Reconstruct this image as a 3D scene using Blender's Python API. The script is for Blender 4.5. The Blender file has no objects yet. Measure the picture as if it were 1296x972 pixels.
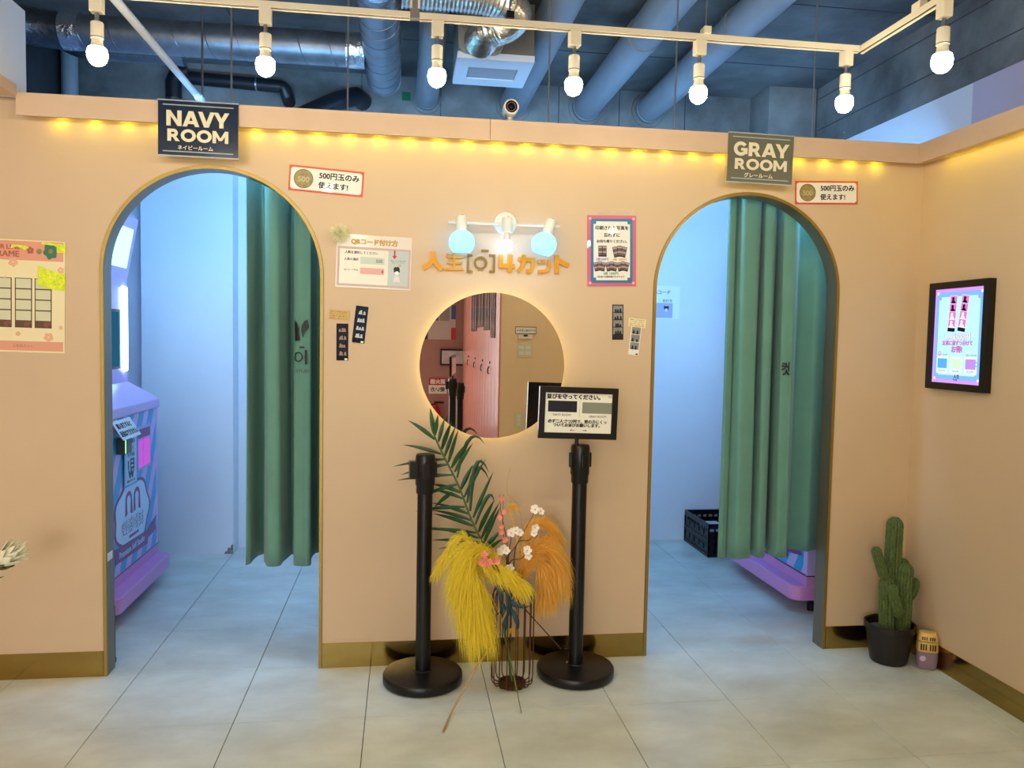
import bpy, bmesh, math, random
from mathutils import Vector, Matrix
random.seed(7)
PI = math.pi
sc = bpy.context.scene
col = sc.collection

# ------------------------------------------------------------------ camera
CAM = (1.35834986, -3.53154844, 1.49160059)
YAW, PITCH, ROLL = [math.radians(a) for a in (-7.92855422, -3.27017354, -1.07718894)]
FPX = 992.7366
RM = (Matrix.Rotation(YAW, 3, 'Z') @ Matrix.Rotation(PITCH, 3, 'X') @ Matrix.Rotation(ROLL, 3, 'Y'))
cam_data = bpy.data.cameras.new('camera')
cam = bpy.data.objects.new('camera', cam_data)
col.objects.link(cam)
cx_, cy_, cz_ = RM.col[0], RM.col[1], RM.col[2]
m = Matrix((cx_, cz_, -cy_)).transposed().to_4x4()
m.translation = Vector(CAM)
cam.matrix_world = m
cam_data.sensor_width = 36.0
cam_data.lens = FPX / 1296 * 36
cam_data.clip_start = 0.02
sc.camera = cam

# ------------------------------------------------------------------ world, colour management
world = bpy.data.worlds.new('world'); sc.world = world; world.use_nodes = True
bg = world.node_tree.nodes['Background']
bg.inputs[0].default_value = (0.55, 0.68, 1.0, 1)
bg.inputs[1].default_value = 0.6
vs = sc.view_settings
vs.view_transform = 'Standard'; vs.look = 'None'; vs.exposure = 0.17; vs.gamma = 1.0
vs.use_curve_mapping = False

# strengths of the lamps, seen and added (each lamp itself is built further down)
BULB_L = 160.0          # radiance of the track bulbs
BULB_C = (1.0, 0.91, 0.70)
LED_L = 44.0            # yellow strip below the crown boards
BOOTH_W = 52.0          # added fill lamps that turn booths and ceiling blue
BOOTH_C = (0.20, 0.52, 1.0)

# unseen fill light added behind the camera, outside the added window
def area(name, loc, rot, sx, sy, power, colr, spread=PI):
    l = bpy.data.lights.new(name, 'AREA'); l.shape = 'RECTANGLE'; l.size = sx; l.size_y = sy
    l.energy = power; l.color = colr; l.spread = spread
    o = bpy.data.objects.new(name, l); col.objects.link(o); o.location = loc; o.rotation_euler = rot
    return o
area('rear_fill_light', (-0.35, -8.36, 1.45), (PI/2, 0, 0), 3.3, 2.6, 215, (0.97, 0.95, 1.0))

# ------------------------------------------------------------------ pixel -> world on a known plane
def ray(px, py):
    return RM @ Vector(((px-648)/FPX, 1, -(py-486)/FPX))
def W(px, py, y=0.0):
    d = ray(px, py); t = (y-CAM[1])/d.y; return Vector(CAM)+t*d
def WX(px, py, x):
    d = ray(px, py); t = (x-CAM[0])/d.x; return Vector(CAM)+t*d
def WZ(px, py, z=0.0):
    d = ray(px, py); t = (z-CAM[2])/d.z; return Vector(CAM)+t*d

# ------------------------------------------------------------------ materials
def lin(c):
    return tuple((x/12.92 if x <= 0.04045 else ((x+0.055)/1.055)**2.4) for x in [v/255 for v in c])
MATS = {}
def mat(name, rgb, rough=0.5, metal=0.0, spec=0.5, emit=None, es=0.0, var=0.0, vscale=3.0, bump=0.0, bscale=60.0,
        trans=0.0, alpha=1.0, coat=0.0, sheen=0.0, detail=4.0, stretch=None, rgb2=None, ior=1.45):
    if name in MATS: return MATS[name]
    M = bpy.data.materials.new(name); M.use_nodes = True
    nt = M.node_tree; b = nt.nodes['Principled BSDF']
    c = (*lin(rgb), 1)
    b.inputs['Base Color'].default_value = c
    b.inputs['Roughness'].default_value = rough
    b.inputs['Metallic'].default_value = metal
    b.inputs['Specular IOR Level'].default_value = spec
    b.inputs['IOR'].default_value = ior
    b.inputs['Transmission Weight'].default_value = trans
    b.inputs['Alpha'].default_value = alpha
    b.inputs['Coat Weight'].default_value = coat
    b.inputs['Sheen Weight'].default_value = sheen
    if emit:
        b.inputs['Emission Color'].default_value = (*lin(emit), 1)
        b.inputs['Emission Strength'].default_value = es
    if var or bump:
        tc = nt.nodes.new('ShaderNodeTexCoord')
        mp = nt.nodes.new('ShaderNodeMapping')
        if stretch: mp.inputs['Scale'].default_value = stretch
        geo = nt.nodes.new('ShaderNodeNewGeometry')
        nt.links.new(geo.outputs['Position'], mp.inputs['Vector'])
        if var:
            n = nt.nodes.new('ShaderNodeTexNoise'); n.inputs['Scale'].default_value = vscale
            n.inputs['Detail'].default_value = detail; n.inputs['Roughness'].default_value = 0.6
            nt.links.new(mp.outputs[0], n.inputs['Vector'])
            r = nt.nodes.new('ShaderNodeValToRGB')
            c2 = lin(rgb2) if rgb2 else tuple(v*(1-var) for v in c[:3])
            c1 = c[:3] if rgb2 else tuple(min(1, v*(1+var)) for v in c[:3])
            r.color_ramp.elements[0].color = (*c2, 1); r.color_ramp.elements[1].color = (*c1, 1)
            r.color_ramp.elements[0].position = 0.33; r.color_ramp.elements[1].position = 0.67
            nt.links.new(n.outputs[0], r.inputs[0]); nt.links.new(r.outputs[0], b.inputs['Base Color'])
        if bump:
            n = nt.nodes.new('ShaderNodeTexNoise'); n.inputs['Scale'].default_value = bscale
            n.inputs['Detail'].default_value = 3
            nt.links.new(mp.outputs[0], n.inputs['Vector'])
            bp = nt.nodes.new('ShaderNodeBump'); bp.inputs['Strength'].default_value = bump; bp.inputs['Distance'].default_value = 0.01
            nt.links.new(n.outputs[0], bp.inputs['Height']); nt.links.new(bp.outputs[0], b.inputs['Normal'])
    MATS[name] = M
    return M
def hairmat(name, rgb):
    M = bpy.data.materials.new(name); M.use_nodes = True; nt = M.node_tree
    nt.nodes.remove(nt.nodes['Principled BSDF']); c = (*lin(rgb), 1)
    a = nt.nodes.new('ShaderNodeBsdfDiffuse'); a.inputs[0].default_value = c
    b = nt.nodes.new('ShaderNodeBsdfTranslucent'); b.inputs[0].default_value = c
    x = nt.nodes.new('ShaderNodeMixShader'); x.inputs[0].default_value = 0.45
    nt.links.new(a.outputs[0], x.inputs[1]); nt.links.new(b.outputs[0], x.inputs[2]); nt.links.new(x.outputs[0], nt.nodes['Material Output'].inputs[0])
    MATS[name] = M; return M
def emis(name, rgb, strength):
    if name in MATS: return MATS[name]
    M = bpy.data.materials.new(name); M.use_nodes = True; nt = M.node_tree
    nt.nodes.remove(nt.nodes['Principled BSDF'])
    e = nt.nodes.new('ShaderNodeEmission'); e.inputs[0].default_value = (*rgb, 1); e.inputs[1].default_value = strength
    nt.links.new(e.outputs[0], nt.nodes['Material Output'].inputs[0])
    MATS[name] = M; return M

M_wall = mat('peach_laminate', (210, 183, 147), 0.55, var=0.035, vscale=1.1, bump=0.02, bscale=25)
M_crown = mat('peach_board', (216, 185, 152), 0.5, var=0.05, vscale=2.5)
M_gold = mat('gold_mirror_sheet', (168, 140, 76), 0.13, metal=1.0, var=0.06, vscale=4, bump=0.02, bscale=8)
M_brass = mat('brass_edge', (160, 132, 66), 0.45, metal=0.8)
M_lining = mat('greige_arch_lining', (128, 118, 98), 0.38, metal=0.55, var=0.06, vscale=3)
M_white = mat('white_paint', (226, 230, 236), 0.6, var=0.03, vscale=1.5, bump=0.02, bscale=30)
M_lilac = mat('lilac_paint', (196, 188, 206), 0.6, var=0.03, vscale=1.5)
M_conc = mat('raw_concrete', (116, 118, 114), 0.85, var=0.5, vscale=1.8, bump=0.35, bscale=14, detail=7)
M_black = mat('black_plastic', (11, 10, 10), 0.34)
M_blackm = mat('black_powder_coat', (15, 12, 10), 0.36)
M_cream = mat('cream_plastic', (232, 222, 196), 0.4)
M_paper = mat('white_paper', (236, 234, 222), 0.5, coat=0.25)
M_ink = mat('black_ink', (22, 20, 20), 0.5)
M_steel = mat('steel', (170, 172, 176), 0.28, metal=1.0)

# ------------------------------------------------------------------ mesh builder
class MB:
    def __init__(s): s.v = []; s.f = []; s.sm = []; s.k = 0
    def lift(s, y): s.k += 1; return y-0.00009*(s.k-1)         # stacked prints never lie in one plane
    def add(s, vs, fs, smooth=False, M=None):
        o = len(s.v)
        for p in vs:
            p = Vector(p)
            s.v.append(tuple(M @ p) if M is not None else tuple(p))
        for f in fs: s.f.append(tuple(i+o for i in f)); s.sm.append(smooth)
        return s
    def box(s, x0, x1, y0, y1, z0, z1, M=None):
        vs = [(x, y, z) for x in (x0, x1) for y in (y0, y1) for z in (z0, z1)]
        fs = [(0, 1, 3, 2), (4, 6, 7, 5), (0, 4, 5, 1), (2, 3, 7, 6), (0, 2, 6, 4), (1, 5, 7, 3)]
        return s.add(vs, fs, False, M)
    def prism(s, pts, y0, y1, M=None):                       # outline in x,z, extruded along y
        n = len(pts)
        ar = sum(pts[i][0]*pts[(i+1) % n][1]-pts[(i+1) % n][0]*pts[i][1] for i in range(n))
        if ar < 0: pts = pts[::-1]
        vs = [(x, y0, z) for x, z in pts]+[(x, y1, z) for x, z in pts]
        fs = [tuple(range(n)), tuple(range(2*n-1, n-1, -1))]
        fs += [(i, i+n, (i+1) % n+n, (i+1) % n) for i in range(n)]
        return s.add(vs, fs, False, M)
    def flat(s, pts, y, M=None):
        n = len(pts)
        ar = sum(pts[i][0]*pts[(i+1) % n][1]-pts[(i+1) % n][0]*pts[i][1] for i in range(n))
        if ar < 0: pts = pts[::-1]
        y = s.lift(y)
        return s.add([(x, y, z) for x, z in pts], [tuple(range(n))], False, M)
    def rect(s, x0, x1, z0, z1, y, M=None): return s.flat([(x0, z0), (x1, z0), (x1, z1), (x0, z1)], y, M)
    def disc(s, cx, cz, r, y, n=28, M=None, rz=None):
        return s.flat([(cx+r*math.cos(2*PI*i/n), cz+(rz or r)*math.sin(2*PI*i/n)) for i in range(n)], y, M)
    def ring(s, cx, cz, r0, r1, y0, y1=None, n=32, a0=0, a1=2*PI, M=None, k=1.0):
        if y1 is None: y0 = s.lift(y0)
        closed = abs(a1-a0-2*PI) < 1e-6; m_ = n if closed else n+1
        P = [(math.cos(a0+(a1-a0)*i/n), math.sin(a0+(a1-a0)*i/n)) for i in range(m_)]
        vs = []
        for c, q in P: vs += [(cx+r0*c, y0, cz+r0*q*k), (cx+r1*c, y0, cz+r1*q*k)]
        fs = [(2*i, 2*((i+1) % m_), 2*((i+1) % m_)+1, 2*i+1) for i in range(n)]
        if y1 is not None:
            o = len(vs)
            for c, q in P: vs += [(cx+r0*c, y1, cz+r0*q*k), (cx+r1*c, y1, cz+r1*q*k)]
            for i in range(n):
                a, b = 2*i, 2*((i+1) % m_)
                fs += [(o+a, o+a+1, o+b+1, o+b), (a+1, b+1, o+b+1, o+a+1), (a, o+a, o+b, b)]
            if not closed:
                e = 2*n; fs += [(0, 1, o+1, o), (e, o+e, o+e+1, e+1)]
        return s.add(vs, fs, False, M)
    def tube(s, pts, r, n=10, cap=True, M=None, smooth=True, rib=None):
        pts = [Vector(p) for p in pts]; k = len(pts)
        R = [r]*k if not hasattr(r, '__len__') else r
        vs = []; up = Vector((0, 0, 1)); prev = None
        for i, p in enumerate(pts):
            t = (pts[min(i+1, k-1)]-pts[max(i-1, 0)])
            if t.length < 1e-9: t = Vector((0, 0, 1))
            t.normalize()
            if prev is None:
                a = t.cross(up if abs(t.z) < 0.95 else Vector((1, 0, 0))).normalized()
            else:
                a = (prev-t*prev.dot(t))
                a = a.normalized() if a.length > 1e-6 else t.orthogonal().normalized()
            prev = a; b = t.cross(a)
            for j in range(n):
                th = 2*PI*j/n; rr = R[i]*(1+(rib(th, i) if rib else 0))
                vs.append(p+a*(rr*math.cos(th))+b*(rr*math.sin(th)))
        fs = [(i*n+j, i*n+(j+1) % n, (i+1)*n+(j+1) % n, (i+1)*n+j) for i in range(k-1) for j in range(n)]
        if cap: fs += [tuple(range(n-1, -1, -1)), tuple(range((k-1)*n, k*n))]
        return s.add(vs, fs, smooth, M)
    def lathe(s, prof, c=(0, 0, 0), n=32, M=None, smooth=True, cap=False):   # profile (r, z) round the z axis
        vs = [(c[0]+r*math.cos(2*PI*j/n), c[1]+r*math.sin(2*PI*j/n), c[2]+z) for r, z in prof for j in range(n)]
        k = len(prof)
        fs = [(i*n+j, i*n+(j+1) % n, (i+1)*n+(j+1) % n, (i+1)*n+j) for i in range(k-1) for j in range(n)]
        if cap: fs += [tuple(range(n-1, -1, -1)), tuple(range((k-1)*n, k*n))]
        return s.add(vs, fs, smooth, M)
    def build(s, name, m=None, parent=None, bevel=0.0, seg=2, solid=0.0):
        me = bpy.data.meshes.new(name)
        me.from_pydata([tuple(v) for v in s.v], [], s.f)
        me.polygons.foreach_set('use_smooth', s.sm)
        if m: me.materials.append(m)
        me.update()
        if any(s.sm): me.set_sharp_from_angle(angle=math.radians(38))
        o = bpy.data.objects.new(name, me); col.objects.link(o)
        if parent is not None: o.parent = parent
        if solid:
            md = o.modifiers.new('solid', 'SOLIDIFY'); md.thickness = solid
        if bevel:
            md = o.modifiers.new('bevel', 'BEVEL'); md.width = bevel; md.segments = seg; md.limit_method = 'ANGLE'
            md.angle_limit = math.radians(40); md.harden_normals = False
        return o
def tag(o, label, cat, group=None):
    o['label'] = label; o['category'] = cat
    if group: o['group'] = group
    return o
def thing(name, label, cat, loc=(0, 0, 0), rot=(0, 0, 0), group=None):
    o = bpy.data.objects.new(name, None); col.objects.link(o); o.empty_display_size = 0.05
    o.location = loc; o.rotation_euler = rot
    return tag(o, label, cat, group)
def struct(o): o['kind'] = 'structure'; return o
def stuff(o): o['kind'] = 'stuff'; return o
def copy_tree(o, parent=None):
    c = o.copy(); col.objects.link(c); c.parent = parent
    for ch in o.children: copy_tree(ch, c)
    return c
def Tm(loc=(0, 0, 0), rz=0, rx=0, ry=0):
    return Matrix.Translation(loc) @ Matrix.Rotation(rz, 4, 'Z') @ Matrix.Rotation(rx, 4, 'X') @ Matrix.Rotation(ry, 4, 'Y')
def bez(p0, p1, p2, n=10):
    p0, p1, p2 = Vector(p0), Vector(p1), Vector(p2)
    return [p0*(1-t)**2+p1*2*t*(1-t)+p2*t*t for t in [i/n for i in range(n+1)]]
def spline(P, n=6):                                          # Catmull-Rom through points
    P = [Vector(p) for p in P]; out = []
    Q = [P[0]*2-P[1]]+P+[P[-1]*2-P[-2]]
    for i in range(1, len(Q)-2):
        for j in range(n):
            t = j/n; a, b, c, d = Q[i-1], Q[i], Q[i+1], Q[i+2]
            out.append(0.5*((2*b)+(c-a)*t+(2*a-5*b+4*c-d)*t*t+(3*b-a-3*c+d)*t**3))
    return out+[P[-1]]

# ------------------------------------------------------------------ lettering
def text_geo(body, bold=0.0, spacing=1.0):
    cu = bpy.data.curves.new('lettering', 'FONT'); cu.body = body; cu.size = 1.0; cu.resolution_u = 3
    cu.space_character = spacing
    o = bpy.data.objects.new('lettering', cu); col.objects.link(o)
    bpy.context.view_layer.update()
    me = bpy.data.meshes.new_from_object(o.evaluated_get(bpy.context.evaluated_depsgraph_get()))
    V = [(v.co.x, v.co.y) for v in me.vertices]; F = [tuple(p.vertices) for p in me.polygons]
    bpy.data.objects.remove(o); bpy.data.curves.remove(cu); bpy.data.meshes.remove(me)
    sh = [(0, 0)]
    if bold: sh = [(a*bold, b*bold*0.7) for a, b in ((-1, -1), (1, -1), (-1, 1), (1, 1), (0, 0), (1, 0), (-1, 0))]
    VV, FF = [], []
    for q, (dx, dy) in enumerate(sh):
        n = len(VV); VV += [(x+dx, y+dy, q*0.00008) for x, y in V]; FF += [tuple(i+n for i in f) for f in F]
    return VV, FF
def text_into(mb, body, cx, cz, w=None, h=None, y=0.0, bold=0.0, spacing=1.0, tilt=0.0, M=None, al='c', fy=None):
    V, F = text_geo(body, bold, spacing)
    if not V: return
    x0, x1 = min(p[0] for p in V), max(p[0] for p in V); z0, z1 = min(p[1] for p in V), max(p[1] for p in V)
    sx = w/(x1-x0) if w else h/(z1-z0)
    sz = h/(z1-z0) if h else sx
    mx = {'c': (x0+x1)/2, 'l': x0, 'r': x1}[al]; mz = (z0+z1)/2
    ct, st = math.cos(tilt), math.sin(tilt); out = []
    for x, z, lv in V:
        x = (x-mx)*sx; z = (z-mz)*sz
        X_, Z_ = cx+x*ct-z*st, cz+x*st+z*ct
        out.append((X_, (fy(X_) if fy else y)-lv, Z_))
    mb.add(out, F, False, M)
def lettering(parent, body, cx, cz, w=None, h=None, y=-0.001, m=None, bold=0.0, spacing=1.0, name='lettering', al='c'):
    mb = MB(); text_into(mb, body, cx, cz, w, h, y, bold, spacing, al=al)
    return stuff(mb.build(name, m or M_ink, parent))
def ribbon(pts, w):                                          # polyline -> outline polygon list (one quad per segment, mitred)
    P = [Vector((p[0], p[1])) for p in pts]; L, R = [], []
    for i, p in enumerate(P):
        a = (P[i]-P[i-1]).normalized() if i else (P[1]-P[0]).normalized()
        b = (P[i+1]-P[i]).normalized() if i < len(P)-1 else a
        t = (a+b).normalized(); nrm = Vector((-t.y, t.x)); k = 1/max(0.5, nrm.dot(Vector((-a.y, a.x))))
        L.append(p+nrm*w/2*k); R.append(p-nrm*w/2*k)
    return [tuple(q) for q in L]+[tuple(q) for q in R[::-1]]
# ================================================================== the setting
HW = 2.44; T = 0.085; XR = 3.835; ZC = 3.32; YB = 2.15; XB = 4.28
ARCH = [(0.103, 0.996, 2.192), (2.518, 3.413, 2.184)]       # inner edge of the lining, top
E_ = 0.016
# ---- floor: joint bed + tiles
fl = struct(MB().box(-3.2, 4.9, -8.3, 2.4, -0.12, -0.006).build('floor', mat('dark_joint', (70, 68, 62), 0.9)))
M_tile = mat('beige_stone_tile', (228, 236, 228), 0.3, var=0.1, vscale=2.6, detail=9, rgb2=(198, 202, 190), bump=0.015, bscale=40, stretch=(0.8, 1.3, 1))
GX, GY, TS = 0.22611636, -0.48308474, 0.5
tile_mb = MB().box(0.0013, TS-0.0013, 0.0013, TS-0.0013, -0.006, 0.0)
tile0 = None
for r in range(-4, 6):
    for c in range(-4, 9):
        x, y = GX+c*TS, GY+r*TS
        if x > 4.3 or y > 2.1 or x < -1.8: continue
        if tile0 is None:
            tile0 = tile_mb.build('floor_tile', M_tile, fl, bevel=0.0012, seg=1); o = tile0
        else:
            o = tile0.copy(); col.objects.link(o)
        o.location = (x, y, 0)
rest = MB()
for (x0, x1, y0, y1) in ((-3.2, 4.9, -8.3, GY-4*TS), (-3.2, GX-4*TS, GY-4*TS, 2.4), (GX+9*TS, 4.9, GY-4*TS, 2.4)):
    rest.box(x0, x1, y0, y1, -0.006, 0)
stuff(rest.build('floor_finish', M_tile, fl))

# ---- front wall with two arches
def arch_pts(x0, x1, top, n=36, grow=0.0):
    r = (x1-x0)/2; cx = (x0+x1)/2; zs = top-r; r += grow
    return [(cx-r*math.cos(PI*i/n), zs+r*math.sin(PI*i/n)) for i in range(n+1)]
mb = MB()
XL = -2.0
xs = XL
for a in ARCH:
    mb.box(xs, a[0]-E_, 0, T, 0, HW); xs = a[1]+E_
    P = arch_pts(*a, grow=E_)
    for i in range(len(P)-1):
        (xa, za), (xb, zb) = P[i], P[i+1]
        mb.prism([(xa, za), (xb, zb), (xb, HW), (xa, HW)], 0, T)
mb.box(xs, XR+0.06, 0, T, 0, HW)
struct(mb.build('wall_front', M_wall))
for k, a in enumerate(ARCH):
    inn = [(a[0], 0)]+arch_pts(*a)+[(a[1], 0)]
    out = [(a[0]-E_, 0)]+arch_pts(*a, grow=E_)+[(a[1]+E_, 0)]
    mb = MB(); eb = MB()
    for i in range(len(inn)-1):
        q = [inn[i], inn[i+1], out[i+1], out[i]]
        mb.prism(q, 0.002, T+0.004)
        eb.prism([inn[i], inn[i+1], (inn[i+1][0]*.15+out[i+1][0]*.85, inn[i+1][1]*.15+out[i+1][1]*.85), (inn[i][0]*.15+out[i][0]*.85, inn[i][1]*.15+out[i][1]*.85)], -0.005, 0.002)
    t = struct(mb.build('trim_%d' % (k+1), M_lining))
    eb.build('edge_strip', M_brass, t)
    # scuffed white mark on the first jamb
    if k == 0:
        MB().box(a[0], a[0]+0.0008, 0.01, 0.07, 0.5, 0.535).build('paint_chip', M_white, t)
# baseboards of gold mirror sheet
bbh = 0.111
for nm, x0, x1 in (('baseboard_front_left', -2.0, ARCH[0][0]-E_), ('baseboard_front_centre', ARCH[0][1]+E_, ARCH[1][0]-E_), ('baseboard_front_right', ARCH[1][1]+E_, XR-0.005)):
    struct(MB().box(x0, x1, -0.005, 0, 0.0005, bbh).build(nm, M_gold))
struct(MB().box(XR-0.005, XR, -3.7, -0.005, 0.0005, bbh).build('baseboard_right', M_gold))
# right wall
struct(MB().box(XR, XR+0.06, -3.76, 0, 0, HW).build('wall_right', M_wall))
# crown boards
CZ0, CZ1, CD = 2.351, 2.44, 0.08
c1 = struct(MB().box(-0.187, XR-CD, -CD, 0, CZ0+0.02, CZ1).build('trim_3', M_crown))
MB().box(-0.187, 1.72, -CD-0.012, -CD, CZ0, CZ1+0.001).build('board', M_crown, c1)
MB().box(1.7225, XR-CD-0.014, -CD-0.012, -CD, CZ0, CZ1+0.001).build('board', M_crown, c1)
c2 = struct(MB().box(XR-CD, XR, -3.7, 0, CZ0+0.02, CZ1).build('trim_4', M_crown))
MB().box(XR-CD-0.012, XR-CD, -3.7, -CD-0.001, CZ0, CZ1+0.001).build('board', M_crown, c2)
# upper left bulkhead
b = struct(MB().box(-2.0, -0.187, -3.4, -0.0, 2.441, 2.792).build('wall_bulkhead', M_white))
MB().box(-2.0, -0.184, -3.4, -CD-0.012, 2.425, 2.47).build('board', M_crown, b)
# ceiling and building shell
def concrete_with_boards():
    M = mat('board_marked_concrete', (112, 115, 112), 0.85, var=0.5, vscale=1.6, bump=0.35, bscale=14, detail=8)
    return M
ce = struct(MB().box(-3.2, 4.9, -8.3, 2.6, ZC, ZC+0.15).build('ceiling', concrete_with_boards()))
M_seam = mat('concrete_seam', (66, 70, 74), 0.9)
for y in (0.55, 1.45): MB().box(-2.9, XB, y, y+0.006, ZC-0.0025, ZC).build('formwork_seam', M_seam, ce)
for x in (0.35, 1.75, 3.4): MB().box(x, x+0.006, -1.0, YB, ZC-0.0025, ZC).build('formwork_seam', M_seam, ce)
bw = struct(MB().box(-3.2, 4.9, YB, YB+0.2, 0, ZC).build('wall_back', M_conc))
for x in (1.05, 1.6, 2.05, 2.45, 2.9, 3.4): MB().box(x, x+0.005, YB-0.003, YB, 2.81, ZC).build('formwork_seam', M_seam, bw)
rb = struct(MB().box(XB, XB+0.2, -8.3, YB, 0, ZC).build('wall_building_right', M_conc))
for z in (3.02, 3.24): MB().box(XB-0.003, XB, -2.0, 1.83, z, z+0.005).build('formwork_seam', M_seam, rb)
MB().box(XB-0.012, XB, 0.25, YB, 0, 2.862).build('panel', M_white, rb)
MB().box(XB-0.014, XB, -3.0, 0.249, 0, 2.862).build('panel', M_lilac, rb)
struct(MB().box(3.91, XB-0.014, 1.84, YB, 0, ZC-0.001).build('wall_column', M_conc))
struct(MB().box(-3.2, -3.0, -8.3, YB, 0, ZC).build('wall_building_left', M_conc))
# booth walls
struct(MB().box(-0.95, 4.26, 2.1, YB-0.002, 0, 2.8).build('wall_booth_back', M_white))
struct(MB().box(-0.351, 0.229, 1.93, 2.099, 0, 2.8).build('wall_booth_panel', M_white))
struct(MB().box(-0.95, -0.9, T, 2.098, 0, 2.42).build('wall_booth_left', M_white))
struct(MB().box(1.45, 1.5, T+0.001, 2.098, 0, 2.42).build('wall_partition_left', M_white))
struct(MB().box(2.0, 2.05, T+0.001, 2.098, 0, 2.42).build('wall_partition_right', M_white))
# the front room behind the camera (seen in the mirror)
struct(MB().box(2.246, XR-0.001, -3.78, -3.70, 0, 2.9).build('wall_rear_right', mat('cream_wall', (236, 206, 160), 0.6, var=0.03)))
struct(MB().box(1.3, 2.5, -8.3, -8.17, 0, ZC).build('wall_rear', mat('mauve_wall', (170, 128, 118), 0.6, var=0.04)))
lk = struct(MB().box(2.246, 2.4, -8.16, -3.781, 0, 2.9).build('wall_rear_side', mat('rose_backing', (150, 84, 66), 0.5)))
M_rose = mat('rose_gloss_panel', (206, 132, 112), 0.22, var=0.05, vscale=2)
for i in range(15):
    MB().box(2.231, 2.246, -3.701-0.296*(i+1)+0.006, -3.701-0.296*i, 0.02, 2.86).build('wall_board', M_rose, lk)
struct(MB().box(-2.1, -2.0, -8.17, 0.0, 0, ZC).build('wall_left', M_wall))
struct(MB().box(-2.1, 1.3, -8.3, -8.17, 2.75, ZC).build('wall_rear_lintel', M_white))
# unseen window added in the rear wall to let the fill light in
wn = struct(MB().box(-2.0, 1.3, -8.27, -8.2, 0.0, 0.12).build('added_window_1', M_black))
for x in (-2.0, -0.38, 1.24): MB().box(x, x+0.06, -8.27, -8.2, 0.12, 2.75).build('added_window_frame', M_black, wn)
for x in (-1.94, -0.32): MB().box(x, x+1.56, -8.238, -8.232, 0.12, 2.75).build('pane', mat('clear_glass', (235, 245, 250), 0.02, alpha=0.15), wn)
# ================================================================== lamps
# ---- yellow LED strips under the crown boards
M_led = emis('yellow_led', (1.0, 0.90, 0.02), LED_L)
M_tape = mat('led_tape', (240, 220, 150), 0.4)
def led_strip(name, label, p0, p1, step):
    p0, p1 = Vector(p0), Vector(p1); d = p1-p0; n = int(d.length/step); u = d.normalized()
    t = thing(name, label, 'light strip', p0, (0, 0, math.atan2(u.y, u.x)), 'yellow light strips under the crown boards')
    MB().box(0, d.length, -0.006, 0.006, 0.0, 0.003).build('tape', M_tape, t)
    ch = MB().box(-0.011, 0.011, -0.006, 0.006, -0.004, 0.0); c0 = None
    for i in range(n):
        if c0 is None: c0 = ch.build('led_chip', M_led, t); o = c0
        else: o = c0.copy(); col.objects.link(o)
        o.location = (step*(i+0.5), 0, 0)
led_strip('led_strip', 'yellow glowing light strip under the crown board above both arches', (-0.12, -0.036, CZ0+0.0165), (3.74, -0.036, CZ0+0.0165), 0.13)
led_strip('led_strip', 'yellow glowing light strip under the crown board of the wall with the screen', (3.778, -3.0, CZ0+0.0165), (3.778, -0.13, CZ0+0.0165), 0.13)

# ---- track and bulbs
TY, TZ = -1.0, 2.482
M_track = mat('cream_track', (226, 214, 184), 0.4)
M_slot = mat('dark_slot', (20, 16, 14), 0.6)
def track(name, label, x0, x1, y, along='x'):
    t = thing(name, label, 'light track', (0, 0, 0), group='white lighting tracks')
    def bx(a0, a1, b0, b1, z0, z1, nm, m):
        mbx = MB(); b0, b1, z0, z1 = b0*.66, b1*.66, TZ+(z0-TZ)*.66, TZ+(z1-TZ)*.66
        if along == 'x': mbx.box(a0, a1, y+b0, y+b1, z0, z1)
        else: mbx.box(y+b0, y+b1, a0, a1, z0, z1)
        return mbx.build(nm, m, t)
    bx(x0, x1, -0.017, -0.0125, TZ+0.001, TZ+0.024, 'side_rail', M_track)
    bx(x0, x1, 0.006, 0.017, TZ, TZ+0.024, 'side_rail', M_track)
    bx(x0, x1, -0.017, 0.017, TZ+0.024, TZ+0.03, 'top_rail', M_track)
    bx(x0, x1, -0.0124, 0.0059, TZ+0.006, TZ+0.0238, 'contact_slot', M_slot)
    return t
xj0, xj1 = W(519, 30, TY).x, W(531, 30, TY).x
xend = 2.884
tr = track('light_track', 'cream lighting track ending at the upright cable box, spanning above the navy sign', -0.9, xj0, TY)
t2 = track('light_track', 'cream lighting track running from the upright cable box to the corner above the gray sign', xj1, xend-0.0118, TY)
t3 = track('light_track', 'short cream lighting track along the wall that carries the screen', -3.2, TY+0.0112, xend, 'y')
# upright cable box at the joint
t = thing('cable_box', 'upright cable box dropping to the joint of the two tracks', 'cable box')
MB().box(xj0, xj1, TY-0.012, TY+0.012, TZ+0.002, ZC).build('duct', mat('grey_duct', (120, 116, 108), 0.5), t)
for x in (xj0, xj1-0.006): MB().box(x, x+0.006, TY-0.015, TY-0.012, TZ+0.03, ZC).build('edge', M_track, t)
# hanger rods of the tracks
for (x, y, lab) in ((W(645, 35, TY).x, TY, 'short hanger with a black clip on the track above the wall camera'), (W(893, 50, TY).x, TY, 'thin hanger holding the track above the gray sign'), (xend, -1.3, 'hanger with a cream clip on the short side track')):
    t = thing('track_hanger', lab, 'hanger', (x, y, TZ+0.02))
    MB().tube([(0, 0, 0.0), (0, 0, ZC-TZ-0.02)], 0.003, 6).build('rod', M_steel, t)
    MB().box(-0.012, 0.012, -0.02, 0.02, 0, 0.022).build('clip', M_black if 'black' in lab else M_track, t)
M_bulb = emis('warm_bulb', BULB_C, BULB_L)
bulb_spots = [(123, 50, TY, 'above the plain wall left of the navy sign'), (336, 75, TY, 'above the coin notice beside the navy arch'),
              (553, 90, TY, 'between the spiral duct and the ceiling fan'), (726, 103, TY, 'above the reminder poster'),
              (884, 110, TY, 'left of the gray sign'), (1069, 122, TY, 'right of the gray sign, by the track corner')]
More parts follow.
